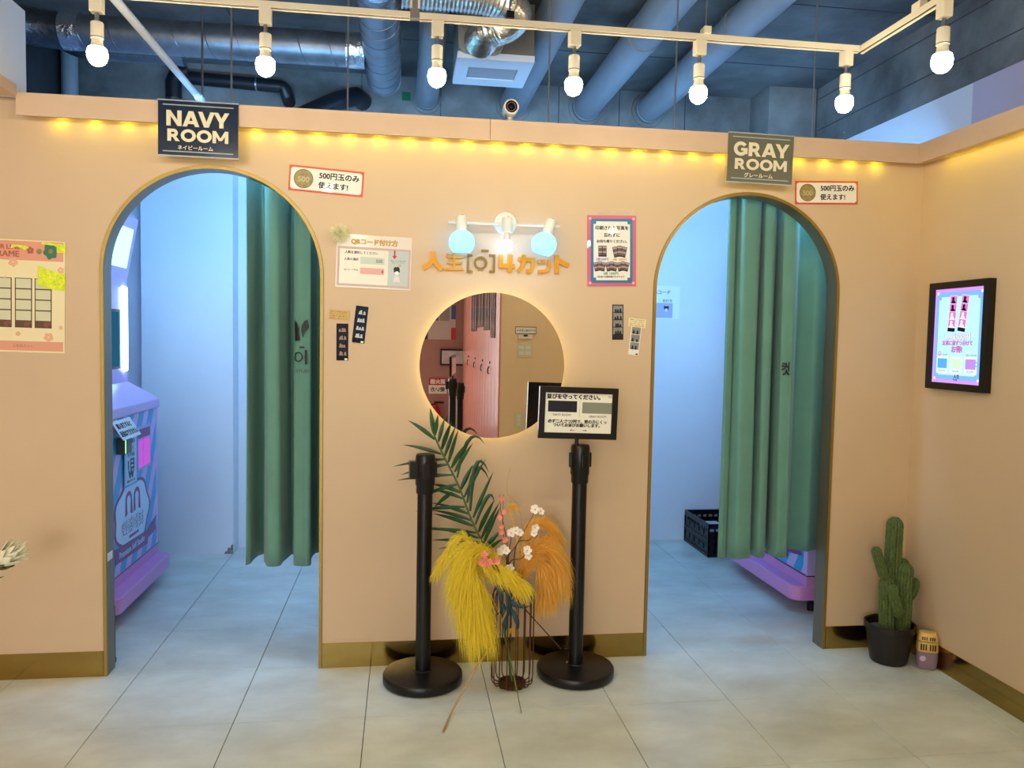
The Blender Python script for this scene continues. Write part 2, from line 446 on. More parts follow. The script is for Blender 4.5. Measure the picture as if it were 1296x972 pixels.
def bulb_profile():
    p = []
    for i in range(9):
        a = PI/2*i/8
        p.append((0.0345*math.cos(PI/2-a) if i else 0.0005, -0.034*math.cos(a)))
    return p
B0 = None
def make_bulb():
    r = bpy.data.objects.new('track_lamp', None); col.objects.link(r)
    MB().box(-0.018, 0.018, -0.015, 0.015, -0.048, 0.0).build('track_adapter', M_track, r, bevel=0.002)
    MB().lathe([(0.006, -0.077), (0.006, -0.048)], n=12).build('stem', M_steel, r)
    MB().lathe([(0.004, -0.0755), (0.0165, -0.076), (0.018, -0.079), (0.018, -0.124), (0.0165, -0.125), (0.0005, -0.125)], n=24).build('socket', M_cream, r)
    MB().lathe([(0.0183, -0.1195), (0.0183, -0.122)], n=24).build('socket_groove', mat('groove_brown', (96, 84, 66), 0.6), r)
    MB().lathe([(0.0155, -0.125), (0.016, -0.136), (0.0185, -0.143), (0.0245, -0.151)], n=28).build('bulb_neck', mat('bulb_neck', (240, 232, 206), 0.4), r)
    prof = [(0.0245, -0.151), (0.0275, -0.158), (0.0288, -0.167), (0.0282, -0.176), (0.0258, -0.185), (0.0215, -0.1925), (0.015, -0.1985), (0.0075, -0.202), (0.0003, -0.203)]
    MB().lathe(prof, n=28).build('bulb_dome', M_bulb, r)
    return r
for i, (px, py, y, lab) in enumerate(bulb_spots):
    p = W(px, py, y)
    if B0 is None: B0 = make_bulb(); o = B0
    else: o = copy_tree(B0)
    o.location = (p.x, y, TZ); o.rotation_euler.z = 0.05*i
    tag(o, 'glowing bulb hanging from the long track, '+lab, 'lamp', 'bulbs on the ceiling track')
o = copy_tree(B0); o.location = (xend, -1.415, TZ); o.rotation_euler.z = PI/2
tag(o, 'glowing bulb hanging from the short side track', 'lamp', 'bulbs on the ceiling track')
o = copy_tree(B0); o.location = (xend, -2.2, TZ); tag(o, 'glowing bulb on the short side track, second from its corner', 'lamp', 'bulbs on the ceiling track')
o = copy_tree(B0); o.location = (xend, -3.0, TZ); tag(o, 'glowing bulb on the short side track, third from its corner', 'lamp', 'bulbs on the ceiling track')
t4 = track('light_track', 'added cream track for fill bulbs across the rear of the room', -1.6, 2.0, -4.6)  # unseen track, added with its bulbs to brighten the mirrored room and floor
for i in range(5):
    o = copy_tree(B0); o.location = (-1.5+.6*i, -4.6, TZ); tag(o, 'added fill bulb on the rear track behind the camera', 'lamp', 'added fill bulbs on the rear track')
t5 = track('light_track', 'added cream track for fill bulbs across the middle of the room', -1.6, 2.0, -2.75)  # another unseen track, its bulbs added as fill for the floor
for i in range(7):
    o = copy_tree(B0); o.location = (-1.6+.43*i, -2.75, TZ); tag(o, 'added fill bulb on the middle track above the camera', 'lamp', 'added fill bulbs on the middle track')

# ---- vanity lamp over the gold lettering
LY = -0.075
pc = W(639, 283.5, 0)
t = thing('wall_lamp', 'white three-light bar lamp over the gold lettering', 'lamp', (0, 0, 0))
M_enam = mat('white_enamel', (224, 226, 214), 0.35)
M_ = Matrix.Translation((pc.x, 0, pc.z)) @ Matrix.Rotation(PI/2, 4, 'X')
MB().lathe([(0.0005, 0.02), (0.03, 0.02), (0.05, 0.014), (0.053, 0.006), (0.053, 0.0)], M=M_, n=40).build('back_plate', M_enam, t)
MB().tube([(pc.x, -0.015, pc.z), (pc.x, LY, pc.z)], 0.009, 12).build('bracket', M_enam, t)
a, b = W(567.5, 283, LY), W(708.5, 284.5, LY)
zb = (a.z+b.z)/2
MB().tube([(a.x, LY, zb), (b.x, LY, zb)], 0.0065, 12).build('bar', M_enam, t)
M_shade = bpy.data.materials.new('opal_glass'); M_shade.use_nodes = True
nt = M_shade.node_tree; nt.nodes.remove(nt.nodes['Principled BSDF'])
tl = nt.nodes.new('ShaderNodeBsdfTranslucent'); tl.inputs[0].default_value = (0.34, 0.68, 0.98, 1)
df = nt.nodes.new('ShaderNodeBsdfDiffuse'); df.inputs[0].default_value = (0.45, 0.72, 0.92, 1)
mx = nt.nodes.new('ShaderNodeMixShader'); mx.inputs[0].default_value = 0.45
nt.links.new(tl.outputs[0], mx.inputs[1]); nt.links.new(df.outputs[0], mx.inputs[2])
nt.links.new(mx.outputs[0], nt.nodes['Material Output'].inputs[0])
def point(name, loc, power, colr, r=0.01):
    l = bpy.data.lights.new(name, 'POINT'); l.energy = power; l.color = colr; l.shadow_soft_size = r
    o = bpy.data.objects.new(name, l); col.objects.link(o); o.location = loc; return o
for px, py, tilt, glob in ((584, 283, 0.03, True), (641.8, 283, 0.0, False), (695.5, 284, -0.28, True)):
    p = W(px, py, LY)
    Mx = Matrix.Translation((p.x, LY-0.004, zb)) @ Matrix.Rotation(-tilt if glob else 0, 4, 'Y')
    MB().lathe([(0.0005, 0.03), (0.021, 0.029), (0.0235, 0.024), (0.0235, -0.036), (0.021, -0.038), (0.0005, -0.038)], M=Mx, n=28).build('socket', M_enam, t)
    MB().tube([(0.004, -0.004, 0.03), (0.004, -0.004, 0.034)], 0.004, 8, M=Mx).build('screw', M_brass, t)
    if glob:
        R_ = 0.056; prof = []
        for i in range(15):
            a_ = 0.42+(2.38-0.42)*i/14
            prof.append((R_*math.sin(a_), -0.087+R_*math.cos(a_)))
        sh = MB().lathe(prof, M=Mx, n=36).build('globe_shade', M_shade, t, solid=0.0)
        q = Mx @ Vector((0, 0, -0.082))
        MB().lathe([(0.012, -0.038), (0.013, -0.066), (0.024, -0.082), (0.027, -0.094), (0.024, -0.108), (0.012, -0.119), (0.0004, -0.121)], M=Mx, n=20).build('bulb', emis('cool_vanity_bulb', (0.34, 0.66, 1.0), 15), t)
    else:
        MB().lathe([(0.0135, -0.038), (0.0135, -0.062), (0.018, -0.07)], M=Mx, n=20).build('bulb_neck', M_cream, t)
        MB().lathe([(0.018, -0.07), (0.0255, -0.082), (0.027, -0.093), (0.023, -0.107), (0.013, -0.116), (0.0004, -0.119)], M=Mx, n=24).build('bulb', emis('cool_vanity_bulb_bare', (0.36, 0.58, 1.0), 20), t)

# ---- added fill lamps hidden behind the front wall, lighting booths and ceiling blue
def booth_fill(x0, x1, label, y, z, facing):
    t = thing('booth_fill_lamp', label, 'lamp', ((x0+x1)/2, y, z), group='added fill lamps inside the booths')
    h = (x1-x0)/2
    MB().box(-h, h, -0.0, 0.03, -0.02, 0.02).build('housing', M_white, t)
    MB().lathe([(0.0005, -h+0.02), (0.016, -h+0.021), (0.016, h-0.021), (0.0005, h-0.02)], n=16, M=Matrix.Translation((0, 0.045, 0)) @ Matrix.Rotation(PI/2, 4, 'Y')).build('tube', emis('booth_fill_tube', BOOTH_C, 6.0), t)
    a = area('booth_fill_light', ((x0+x1)/2, y+0.075, z), (math.radians(52), 0, 0), x1-x0-0.05, 0.05, BOOTH_W, BOOTH_C)
    a.parent = t; a.location = (0, 0.075, 0)
    return t
booth_fill(0.12, 1.3, 'added cool fill lamp inside the navy booth above the arch', T+0.002, 2.408, 0)
booth_fill(2.2, 3.75, 'added cool fill lamp inside the gray booth above the arch', T+0.002, 2.408, 0)
# ================================================================== round mirror
MC = Vector((1.757, 0, 1.371)); MR = 0.327
t = thing('round_mirror', 'large round backlit mirror on the peach wall between the arches', 'mirror', (MC.x, 0, MC.z))
Mr = Matrix.Rotation(PI/2, 4, 'X')
MB().lathe([(0.0005, 0.030), (MR, 0.030), (MR, 0.025), (0.0005, 0.025)], M=Mr, n=96, smooth=False).build('glass', mat('mirror_glass', (232, 226, 220), 0.0, metal=1.0), t)
MB().lathe([(0.0005, 0.025), (MR-0.05, 0.025), (MR-0.05, 0.0), (0.0005, 0.0)], M=Mr, n=64, smooth=False).build('backing', M_white, t)
MB().lathe([(MR-0.049, 0.02), (MR-0.0485, 0.02), (MR-0.0485, 0.006), (MR-0.049, 0.006)], M=Mr, n=96).build('led_ring', emis('mirror_led', (1.0, 0.88, 0.36), 13.0), t)

# ================================================================== gold lettering
M_goldl = mat('gold_acrylic', (206, 142, 34), 0.36, metal=0.4)
M_goldd = mat('antique_gold_acrylic', (150, 122, 56), 0.3, metal=0.6)
t = thing('wall_lettering', 'gold raised Japanese shop lettering on the wall above the mirror', 'lettering', (0, 0, 0))
def zp(x, y): p = W(525+x/6.48, 255+y/6.48, -0.012); return (p.x, p.z)
k_ = (W(649, 300, -0.012)-W(648, 300, -0.012)).length/6.48
GL = {'letter_person': [[(150, 410), (150, 462), (140, 490), (112, 522), (66, 550)], [(150, 455), (164, 492), (190, 528), (222, 560)]],
      'letter_life': [[(272, 425), (262, 452)], [(270, 452), (392, 456)], [(262, 500), (388, 502)], [(244, 551), (398, 556)], [(326, 422), (324, 556)]],
      'bracket_open': [[(474, 441), (437, 440), (433, 573), (473, 574)]],
      'letter_o': 'o', 'macron': [[(545, 404), (607, 404)]],
      'bracket_close': [[(612, 441), (654, 442), (650, 574), (611, 574)]],
      'digit_four': [[(709, 434), (707, 526), (820, 530)], [(781, 432), (778, 583)]],
      'letter_ka': [[(848, 473), (972, 476), (966, 540), (950, 570), (912, 571)], [(896, 436), (894, 500), (880, 538), (848, 574)]],
      'letter_small_tsu': [[(1017, 478), (1024, 508)], [(1055, 476), (1060, 508)], [(1104, 476), (1102, 538), (1084, 566), (1050, 574), (1010, 574)]],
      'letter_to': [[(1166, 438), (1163, 590)], [(1168, 482), (1262, 528)]]}
wd = {'letter_person': 38, 'letter_life': 19, 'bracket_open': 15, 'bracket_close': 15, 'macron': 18, 'digit_four': 34, 'letter_ka': 32, 'letter_small_tsu': 26, 'letter_to': 36}
for nm, strokes in GL.items():
    mb = MB()
    if strokes == 'o':
        c = zp(540, 505); mb.ring(c[0], c[1], 37*k_, 55*k_, -0.012, -0.0005, n=36); mm = M_goldd
    else:
        mm = M_goldd if ('bracket' in nm or nm == 'macron') else M_goldl
        for j, s_ in enumerate(strokes):
            mb.prism(ribbon([zp(*q) for q in s_], wd[nm]*k_), -0.012-0.0002*j, -0.0005)
    mb.build(nm, mm, t)
    
# ================================================================== stroke letters for the two hanging room signs
def glyph(mb, ch, x, z, w, h, s, y):
    """heavy geometric capital: lower left corner (x,z), size w*h, stroke s"""
    def q(*p): mb.flat([(x+a, z+b) for a, b in p], y)
    if ch == 'N': q((0, 0), (s, 0), (s, h), (0, h)); q((w-s, 0), (w, 0), (w, h), (w-s, h)); q((0, h), (s*.95, h), (w, 0), (w-s*.95, 0))
    elif ch == 'A':
        c = w/2; q((0, 0), (s*1.02, 0), (c+s*.5, h), (c-s*.55, h)); q((w-s*1.02, 0), (w, 0), (c+s*.55, h), (c-s*.5, h)); q((w*.2, h*.17), (w*.8, h*.17), (w*.74, h*.37), (w*.26, h*.37))
    elif ch == 'V':
        c = w/2; q((0, h), (s*1.05, h), (c+s*.5, 0), (c-s*.55, 0)); q((w-s*1.05, h), (w, h), (c+s*.55, 0), (c-s*.5, 0))
    elif ch == 'Y':
        c = w/2; q((c-s*.5, 0), (c+s*.5, 0), (c+s*.5, h*.45), (c-s*.5, h*.45)); q((0, h), (s*1.1, h), (c+s*.5, h*.38), (c-s*.45, h*.34)); q((w-s*1.1, h), (w, h), (c+s*.45, h*.34), (c-s*.5, h*.38))
    elif ch == 'R':
        q((0, 0), (s, 0), (s, h), (0, h)); r = h*.34; zc = h-r
        q((s*.9, h), (w*.5, h), (w*.5, h-s*.85), (s*.9, h-s*.85)); q((s*.9, h-2*r+s*.85), (w*.5, h-2*r+s*.85), (w*.5, h-2*r), (s*.9, h-2*r))
        mb.ring(x+w*.5, z+zc, r-s*.85, r, y, n=14, a0=-PI/2, a1=PI/2); q((w*.42, h*.36), (w*.72, h*.36), (w, 0), (w-s*1.15, 0))
    elif ch == 'O':
        mb.ring(x+w/2, z+h/2, w/2-s, w/2*1.0, y, n=32, k=h/w*1.04)
    elif ch == 'M':
        q((0, 0), (s*.92, 0), (s*.92, h), (0, h)); q((w-s*.92, 0), (w, 0), (w, h), (w-s*.92, h)); c = w/2
        q((0, h), (s*.9, h), (c+s*.42, h*.2), (c-s*.42, h*.2)); q((w-s*.9, h), (w, h), (c+s*.42, h*.2), (c-s*.42, h*.2))
    elif ch == 'G':
        mb.ring(x+w/2, z+h/2, w/2-s, w/2, y, n=28, a0=math.radians(38), a1=math.radians(330), k=h/w*1.04)
        q((w*.98-s*.95, h*.12), (w*.98, h*.12), (w*.98, h*.56), (w*.98-s*.95, h*.56)); q((w*.52, h*.36), (w*.98, h*.36), (w*.98, h*.56), (w*.52, h*.56))
def hang_sign(label, corners, colr, l1, l2, l3, w1, w2):
    """corners: TL TR BR BL pixels; board hangs against the crown board"""
    ys = -CD-0.02
    P = [W(px, py, ys) for px, py in corners]
    c = sum(P, Vector())/4; wv = ((P[1]-P[0])+(P[2]-P[3]))/2; hv = ((P[0]-P[3])+(P[1]-P[2]))/2
    w, h = wv.length, hv.length; roll = -math.atan2(wv.z, wv.x)
    t = thing('hanging_sign', label, 'sign', (c.x, ys, c.z), (0, roll, 0))
    mb_ = mat('sign_'+l1.lower(), colr, 0.22, coat=0.5)
    MB().box(-w/2, w/2, -0.004, 0.004, -h/2, h/2).build('board', mb_, t)
    for z in (-h/2-0.002, h/2+0.002): MB().box(-w/2-0.002, w/2+0.002, -0.0065, 0.004, z-0.002, z+0.002).build('acrylic_edge', mat('acrylic_edge', (200, 206, 206), 0.1, metal=0.2), t)
    M_l = mat('cream_print', (232, 222, 184), 0.5)
    M_t = mat('tape_glint', (176, 180, 176), 0.25)
    for z in (h/2-0.016, -h/2+0.016): MB().box(-w*.44, w*.44, -0.0052, -0.004, z-0.002, z+0.002).build('clear_tape', M_t, t)
    for line, ww, zz, hh in ((l1, w1, 0.035, 0.285), (l2, w2, -0.245, 0.225)):
        mb = MB(); n = len(line); rel = {'N': .95, 'A': 1.05, 'V': 1.05, 'Y': 1.0, 'R': .88, 'O': 1.06, 'M': 1.12, 'G': 1.0}
        tot = sum(rel[ch] for ch in line); gap = -0.0 if l1 == 'x' else 0.055*tot/n
        unit = ww*w/(tot+gap*(n-1)); x = -ww*w/2
        for j, ch in enumerate(line):
            kern = 0
            if line[max(0, j-1):j+1] in ('AV', 'VY', 'AY'): kern = -0.14*unit
            x += kern
            glyph(mb, ch, x, (zz-0.0)*h-hh*h*0.0, rel[ch]*unit, hh*h, 0.27*unit if ch not in 'OG' else 0.25*unit, -0.0092)
            x += (rel[ch]+gap)*unit
        xs_ = [v[0] for v in mb.v]; mid = (min(xs_)+max(xs_))/2
        mb.v = [(v[0]-mid, v[1], v[2]) for v in mb.v]
        stuff(mb.build('lettering', M_l, t))
    lettering(t, l3, -0.01, -h*0.355, w=w*0.44, y=-0.0092, m=M_l, bold=0.02)
    return t
hang_sign('navy blue sign board reading NAVY ROOM over an arch', [(200, 126.5), (301.5, 133), (302, 201), (200.5, 195.5)], (14, 34, 62), 'NAVY', 'ROOM', 'ネイビールーム', 0.84, 0.76)
hang_sign('gray sign board reading GRAY ROOM over an arch', [(922.5, 168), (1005.5, 173.5), (1000.5, 234.5), (919.5, 229)], (112, 110, 92), 'GRAY', 'ROOM', 'グレールーム', 0.88, 0.80)

# ================================================================== flat notices: local x right, z up, -y outwards
def sheet_thing(name, label, cat, corners, y=-0.002, plane='y', x=None, group=None):
    P = [W(px, py, y) for px, py in corners] if plane == 'y' else [WX(px, py, x) for px, py in corners]
    c = sum(P, Vector())/4; wv = ((P[1]-P[0])+(P[2]-P[3]))/2; hv = ((P[0]-P[3])+(P[1]-P[2]))/2
    w, h = wv.length, hv.length
    if plane == 'y': rot = (0, -math.atan2(wv.z, wv.x), 0)
    else: rot = (0, 0, -PI/2)
    return thing(name, label, cat, c, rot, group), w, h
M_red = mat('orange_red_print', (214, 84, 52), 0.5)
M_coin = mat('coin_print', (150, 132, 82), 0.45, var=0.25, vscale=60)
M_coind = mat('coin_print_dark', (118, 100, 58), 0.5)
M_coinl = mat('coin_print_light', (188, 172, 118), 0.45)
def rrect(w, h, r, n=5):
    out = []
    for cx, cz, a in ((w/2-r, h/2-r, 0), (-w/2+r, h/2-r, PI/2), (-w/2+r, -h/2+r, PI), (w/2-r, -h/2+r, 3*PI/2)):
        out += [(cx+r*math.cos(a+PI/2*i/n), cz+r*math.sin(a+PI/2*i/n)) for i in range(n+1)]
    return out
def coin_notice(label, corners):
    t, w, h = sheet_thing('coin_notice', label, 'notice', corners, group='coin notices')
    MB().box(-w/2, w/2, -0.0012, 0.001, -h/2, h/2).build('sheet', M_red, t)
    MB().prism(rrect(w*.955, h*.85, 0.012), -0.0018, -0.0012).build('panel', M_paper, t)
    cn = MB(); cn.disc(-w*.305, 0, h*.375, -0.0024, 36); c = cn.build('coin_picture', M_coin, t)
    r_ = MB(); r_.ring(-w*.305, 0, h*.345, h*.375, -0.0027, n=36); r_.build('coin_rim', M_coind, c)
    text = MB(); text_into(text, '500', -w*.305, -0.02*h, w=h*.46, h=h*.22, y=-0.0029, bold=0.03); stuff(text.build('coin_value', M_coinl, c))
    lettering(t, '500円玉のみ', w*.17, h*.19, w=w*.54, y=-0.0024, bold=0.03)
    lettering(t, '使えます!', w*.095, -h*.18, w=w*.40, y=-0.0024, bold=0.03)
coin_notice('red-bordered coin notice beside the arch with the navy sign', [(366.3, 208), (461, 218), (459, 250), (365, 240.5)])
coin_notice('red-bordered coin notice beside the arch with the gray sign', [(1006.5, 229), (1086, 229.5), (1085, 259), (1006, 258.5)])

# ---- pink and blue reminder poster
t, w, h = sheet_thing('reminder_poster', 'pink and blue framed Japanese poster with photo strips printed on it', 'poster', [(743.5, 272.5), (805.5, 273), (804.5, 362.5), (743, 362)])
M_pink = mat('rose_print', (206, 96, 122), 0.45, coat=0.3); M_tealb = mat('teal_print', (40, 118, 160), 0.45)
MB().box(-w/2, w/2, -0.0012, 0.001, -h/2, h/2).build('sheet', M_pink, t)
def notched(w, h, n):
    return [(-w/2+n, -h/2), (w/2-n, -h/2), (w/2-n, -h/2+n), (w/2, -h/2+n), (w/2, h/2-n), (w/2-n, h/2-n), (w/2-n, h/2), (-w/2+n, h/2), (-w/2+n, h/2-n), (-w/2, h/2-n), (-w/2, -h/2+n), (-w/2+n, -h/2+n)]
MB().prism(rrect(w*.86, h*.91, 0.012), -0.0016, -0.0012).build('blue_frame', M_tealb, t)
MB().prism(notched(w*.745, h*.83, 0.012), -0.002, -0.0016).build('panel', M_paper, t)
for sx in (-1, 1):
    for sz in (-1, 1):
        d = MB(); d.disc(sx*w*.445, sz*h*.455, 0.0055, -0.002, 14); d.build('corner_dot', mat('pale_pink_print', (250, 200, 210), 0.5), t)
for body, zz, ww in (('印刷された写真を', .325, .68), ('忘れずに', .225, .33), ('お持ち帰りください。', .135, .62)):
    lettering(t, body, 0, zz*h, w=ww*w, y=-0.0024, bold=0.035)
M_strip = mat('strip_print', (120, 100, 96), 0.5, var=0.5, vscale=140, rgb2=(60, 48, 50)); M_stripl = mat('strip_frame_print', (176, 150, 146), 0.5)
def mini_strip(cx, cz, sw, sh, rot, y):
    Mx = Matrix.Translation((cx, 0, cz)) @ Matrix.Rotation(rot, 4, 'Y')
    s_ = MB(); s_.rect(-sw/2, sw/2, -sh/2, sh/2, y, Mx); o = s_.build('printed_strip', M_ink, t)
    for q in range(4):
        f = MB(); z0 = sh/2-sh*.04-(q+1)*sh*.215; f.rect(-sw*.43, sw*.43, z0+sh*.02, z0+sh*.205, y-0.0003, Mx); f.build('picture', M_strip if q % 2 else M_stripl, o)
mini_strip(-w*.235, -h*.005, w*.085, h*.155, 0, -0.0026); mini_strip(-w*.15, -h*.005, w*.085, h*.155, 0, -0.0026)
for bx, bz, sc_ in ((w*.16, -h*.015, 1.0), (-w*.25, -h*.225, .85), (-w*.005, -h*.225, .85), (w*.23, -h*.225, .85)):
    mini_strip(bx-w*.085*sc_, bz, w*.1*sc_, h*.15*sc_, -0.22, -0.0026); mini_strip(bx+w*.085*sc_, bz, w*.1*sc_, h*.15*sc_, 0.22, -0.0029); mini_strip(bx, bz+h*.01, w*.1*sc_, h*.155*sc_, 0, -0.0032)
lettering(t, '2枚500円', -w*.20, -h*.118, w=w*.25, y=-0.0024, m=mat('blue_print', (60, 110, 190), 0.5), bold=0.02)
lettering(t, '4枚 1000円', w*.16, -h*.12, w=w*.29, y=-0.0024, m=mat('yellow_print', (200, 160, 30), 0.5), bold=0.02)
lettering(t, '6枚 1500円', -w*.02, -h*.318, w=w*.30, y=-0.0024, m=mat('green_print', (40, 120, 60), 0.5), bold=0.02)
lettering(t, '2枚毎に印刷時間がかかります', -w*.02, -h*.366, w=w*.56, y=-0.0024, bold=0.02)
MB().box(-w*.33, w*.46, -0.0005, 0.001, h*.505, h*.57).build('clear_tape', mat('clear_tape_film', (240, 226, 196), 0.1, alpha=0.25), t)

# ---- how-to poster with arrow (left of the mirror)
t, w, h = sheet_thing('instruction_poster', 'laminated instruction poster with a red arrow and a grey side column', 'poster', [(426.5, 296), (521.5, 300.5), (519.5, 368.5), (424.5, 362)])
M_lam = mat('lamination_film', (240, 232, 214), 0.12, alpha=0.35)
MB().box(-w/2, w/2, -0.0008, 0.001, -h/2, h/2).build('laminated_sheet', mat('laminated_paper', (226, 214, 196), 0.12), t)
MB().prism([(-w*.485, -h*.47), (w*.485, -h*.47), (w*.485, h*.27), (-w*.485, h*.27)], -0.0014, -0.0008).build('frame_print', mat('mauve_print', (196, 168, 160), 0.4), t)
MB().prism([(-w*.455, -h*.43), (w*.46, -h*.43), (w*.46, h*.225), (-w*.455, h*.225)], -0.0018, -0.0014).build('panel', mat('cream_paper', (226, 220, 196), 0.2), t)
MB().prism([(w*.19, -h*.43), (w*.46, -h*.43), (w*.46, h*.225), (w*.19, h*.225)], -0.0021, -0.0018).build('side_column', mat('grey_teal_print', (186, 196, 186), 0.25), t)
MB().prism([(-w*.18, -h*.045), (w*.14, -h*.045), (w*.14, h*.085), (-w*.18, h*.085)], -0.0021, -0.0018).build('price_bar', mat('grey_green_print', (190, 200, 180), 0.3), t)
MB().prism([(-w*.18, -h*.235), (w*.14, -h*.235), (w*.14, -h*.115), (-w*.18, -h*.115)], -0.0021, -0.0018).build('count_bar', mat('salmon_print', (224, 160, 146), 0.3), t)
lettering(t, '500', w*.07, h*.02, w=w*.085, y=-0.0025, bold=0.0)
lettering(t, '0', w*.118, -h*.175, h=h*.05, y=-0.0025, bold=0.02)
lettering(t, 'QRコード付け方', -w*.0, h*.37, w=w*.62, y=-0.0018, m=mat('gold_brown_print', (120, 96, 10), 0.4), bold=0.06)
lettering(t, 'QRコード付け方', -w*.0, h*.37, w=w*.61, y=-0.0022, m=mat('amber_print', (210, 160, 20), 0.4), bold=0.03)
lettering(t, '人数を選択してください', -w*.17, h*.165, w=w*.44, y=-0.0025, bold=0.02)
lettering(t, '人数の選択', -w*.30, h*.035, w=w*.19, y=-0.0025, bold=0.015)
lettering(t, 'QRコード料金', -w*.30, -h*.165, w=w*.19, y=-0.0025, bold=0.0)
ar = MB(); ar.flat([(w*.262, h*.24), (w*.282, h*.24), (w*.282, h*.14), (w*.305, h*.14), (w*.272, h*.075), (w*.239, h*.14), (w*.262, h*.14)], -0.003)
ar.build('arrow', mat('crimson_print', (196, 24, 44), 0.4), t)
lettering(t, 'QRコードを読み取り', w*.325, h*.045, w=w*.22, y=-0.0025, m=mat('grey_ink', (90, 96, 96), 0.5))
lettering(t, '保存してください', w*.325, h*.012, w=w*.18, y=-0.0025, m=MATS['grey_ink'])
fg = MB()                                                # generic drawn figure: dark bob of hair over a pale blouse
fg.flat([(w*.27, -h*.17), (w*.265, -h*.10), (w*.285, -h*.065), (w*.30, -h*.075), (w*.32, -h*.06), (w*.345, -h*.085), (w*.35, -h*.17)], -0.0026)
fg.build('drawn_hair', M_ink, t)
fg = MB(); fg.disc(w*.31, -h*.185, w*.027, -0.0028, 16); fg.build('drawn_face', M_paper, t)
fg = MB(); fg.flat([(w*.265, -h*.35), (w*.355, -h*.35), (w*.335, -h*.235), (w*.285, -h*.235)], -0.0026); fg.build('drawn_blouse', mat('blouse_print', (224, 206, 200), 0.4), t)
rg = MB(); rg.ring(w*.345, -h*.04, w*.010, w*.017, -0.0026, n=14); rg.build('ring_mark', M_red, t)
# ---- tinsel pompom
pp = W(430, 296, -0.03)
t = thing('tinsel_pompom', 'pale tinsel pompom stuck at the corner of the instruction poster', 'pompom', (pp.x, -0.03, pp.z))
mb = MB(); rnd = random.Random(3)
for i in range(520):
    d = Vector((rnd.gauss(0, 1), rnd.gauss(0, 1), rnd.gauss(0, 1))).normalized()
    if d.y > 0.55: continue
    L = rnd.uniform(.034, .052); s_ = d.orthogonal().normalized()*0.0013; k2 = d.cross(s_).normalized()*0.006*rnd.uniform(-1, 1)
    mb.add([-s_, s_, d*L*.6+k2+s_, d*L*.6+k2-s_, d*L], [(0, 1, 2, 3), (3, 2, 4)])
stuff(mb.build('tinsel', mat('pale_tinsel', (252, 248, 206), 0.2, metal=0.1, var=0.15, vscale=90), t))
MB().lathe([(0.0004, 0.012), (0.009, 0.009), (0.012, 0), (0.009, -0.009), (0.0004, -0.012)], n=12).build('core', M_cream, t)

# ---- flower-frame poster at the left
t, w, h = sheet_thing('frame_poster', 'cream and pink poster of printed photo frames with blossoms, beside the navy arch', 'poster', [(-92, 297), (82.5, 307), (82, 446.5), (-92, 443)])
w0, w1_ = -w/2, w/2
MB().box(-w/2, w/2, -0.0012, 0.001, -h/2, h/2).build('sheet', mat('cream_poster_paper', (238, 226, 176), 0.45), t)
M_band = mat('coral_print', (226, 158, 128), 0.5); M_blos = mat('blossom_print', (232, 176, 140), 0.5)
MB().box(-w/2, w*.488, -0.0016, -0.0012, h*.32, h*.49).build('header_band', M_band, t)
MB().box(-w/2, w*.488, -0.0016, -0.0012, -h*.485, -h*.40).build('footer_band', M_band, t)
M_redb = mat('brick_print', (176, 92, 66), 0.5)
lettering(t, 'FOUR LINE', -w*.0+w*.05, h*.435, w=w*.24, y=-0.002, m=M_redb, bold=0.03)
lettering(t, 'FRAME', -w*.0+w*.07, h*.375, w=w*.19, y=-0.002, m=M_redb, bold=0.03)
lettering(t, '人生四カット', w*.19, -h*.443, w=w*.15, y=-0.002, m=M_redb)
M_brown = mat('brown_print', (92, 62, 44), 0.5); M_cell = mat('cell_print', (214, 214, 176), 0.5); M_bear = mat('cocoa_print', (128, 74, 52), 0.5)
def frame_strip(cx, zt, sw, sh):
    o = MB().box(cx-sw/2, cx+sw/2, -0.0016, -0.0012, zt-sh, zt).build('frame_strip', M_brown, t)
    for q in range(4):
        z1 = zt-sh*.015-q*sh*.215
        c_ = MB(); c_.rect(cx-sw*.44, cx+sw*.44, z1-sh*.19, z1, -0.002); c_.build('frame_cell', M_cell, o)
    f = MB(); f.disc(cx+sw*.18, zt-sh*.93, sw*.16, -0.0022, 16); f.disc(cx+sw*.36, zt-sh*.90, sw*.12, -0.0022, 14); stuff(f.build('ornament', M_bear, o))
for cx in (-.25, -.10, .046, .195, .34):
    frame_strip(w*cx, h*.163, w*.126, h*.443)
def blossom(mb, cx, cz, r, y, a=0.0):
    for q in range(5): mb.disc(cx+r*.62*math.cos(a+2*PI*q/5), cz+r*.62*math.sin(a+2*PI*q/5), r*.48, y, 10)
for bx, bz, r in ((.12, .30, .034), (.47, .245, .024), (.06, .16, .01), (.38, -.36, .034), (.155, -.335, .018), (-.02, -.28, .024), (.47, -.27, .016), (-.3, -.3, .03)):
    f = MB(); blossom(f, w*bx, h*bz, w*r, -0.0018, bx*9); stuff(f.build('blossom', M_blos, t))
f = MB(); f.flat([(w*(.395+.052*math.cos(2*PI*i/24)*(1+.12*math.sin(12*PI*i/24))), h*.41+w*.062*math.sin(2*PI*i/24)*(1+.12*math.sin(12*PI*i/24))) for i in range(24)], -0.0024)
f.build('wreath_print', mat('teal_wreath_print', (46, 116, 84), 0.5), t)
f = MB(); f.disc(w*.395, h*.41, w*.018, -0.0027, 14); f.build('wreath_centre', M_coin, t)
f = MB(); blossom(f, w*.245, h*.41, w*.026, -0.0022, .4); stuff(f.build('blossom', M_redb, t))
f = MB(); f.disc(w*.31, h*.405, w*.022, -0.0022, 14); f.build('ornament', M_coin, t)
M_neon = mat('yellow_glitter_tape', (244, 255, 60), 0.25, var=0.35, vscale=70, rgb2=(206, 226, 24), bump=0.6, bscale=120)
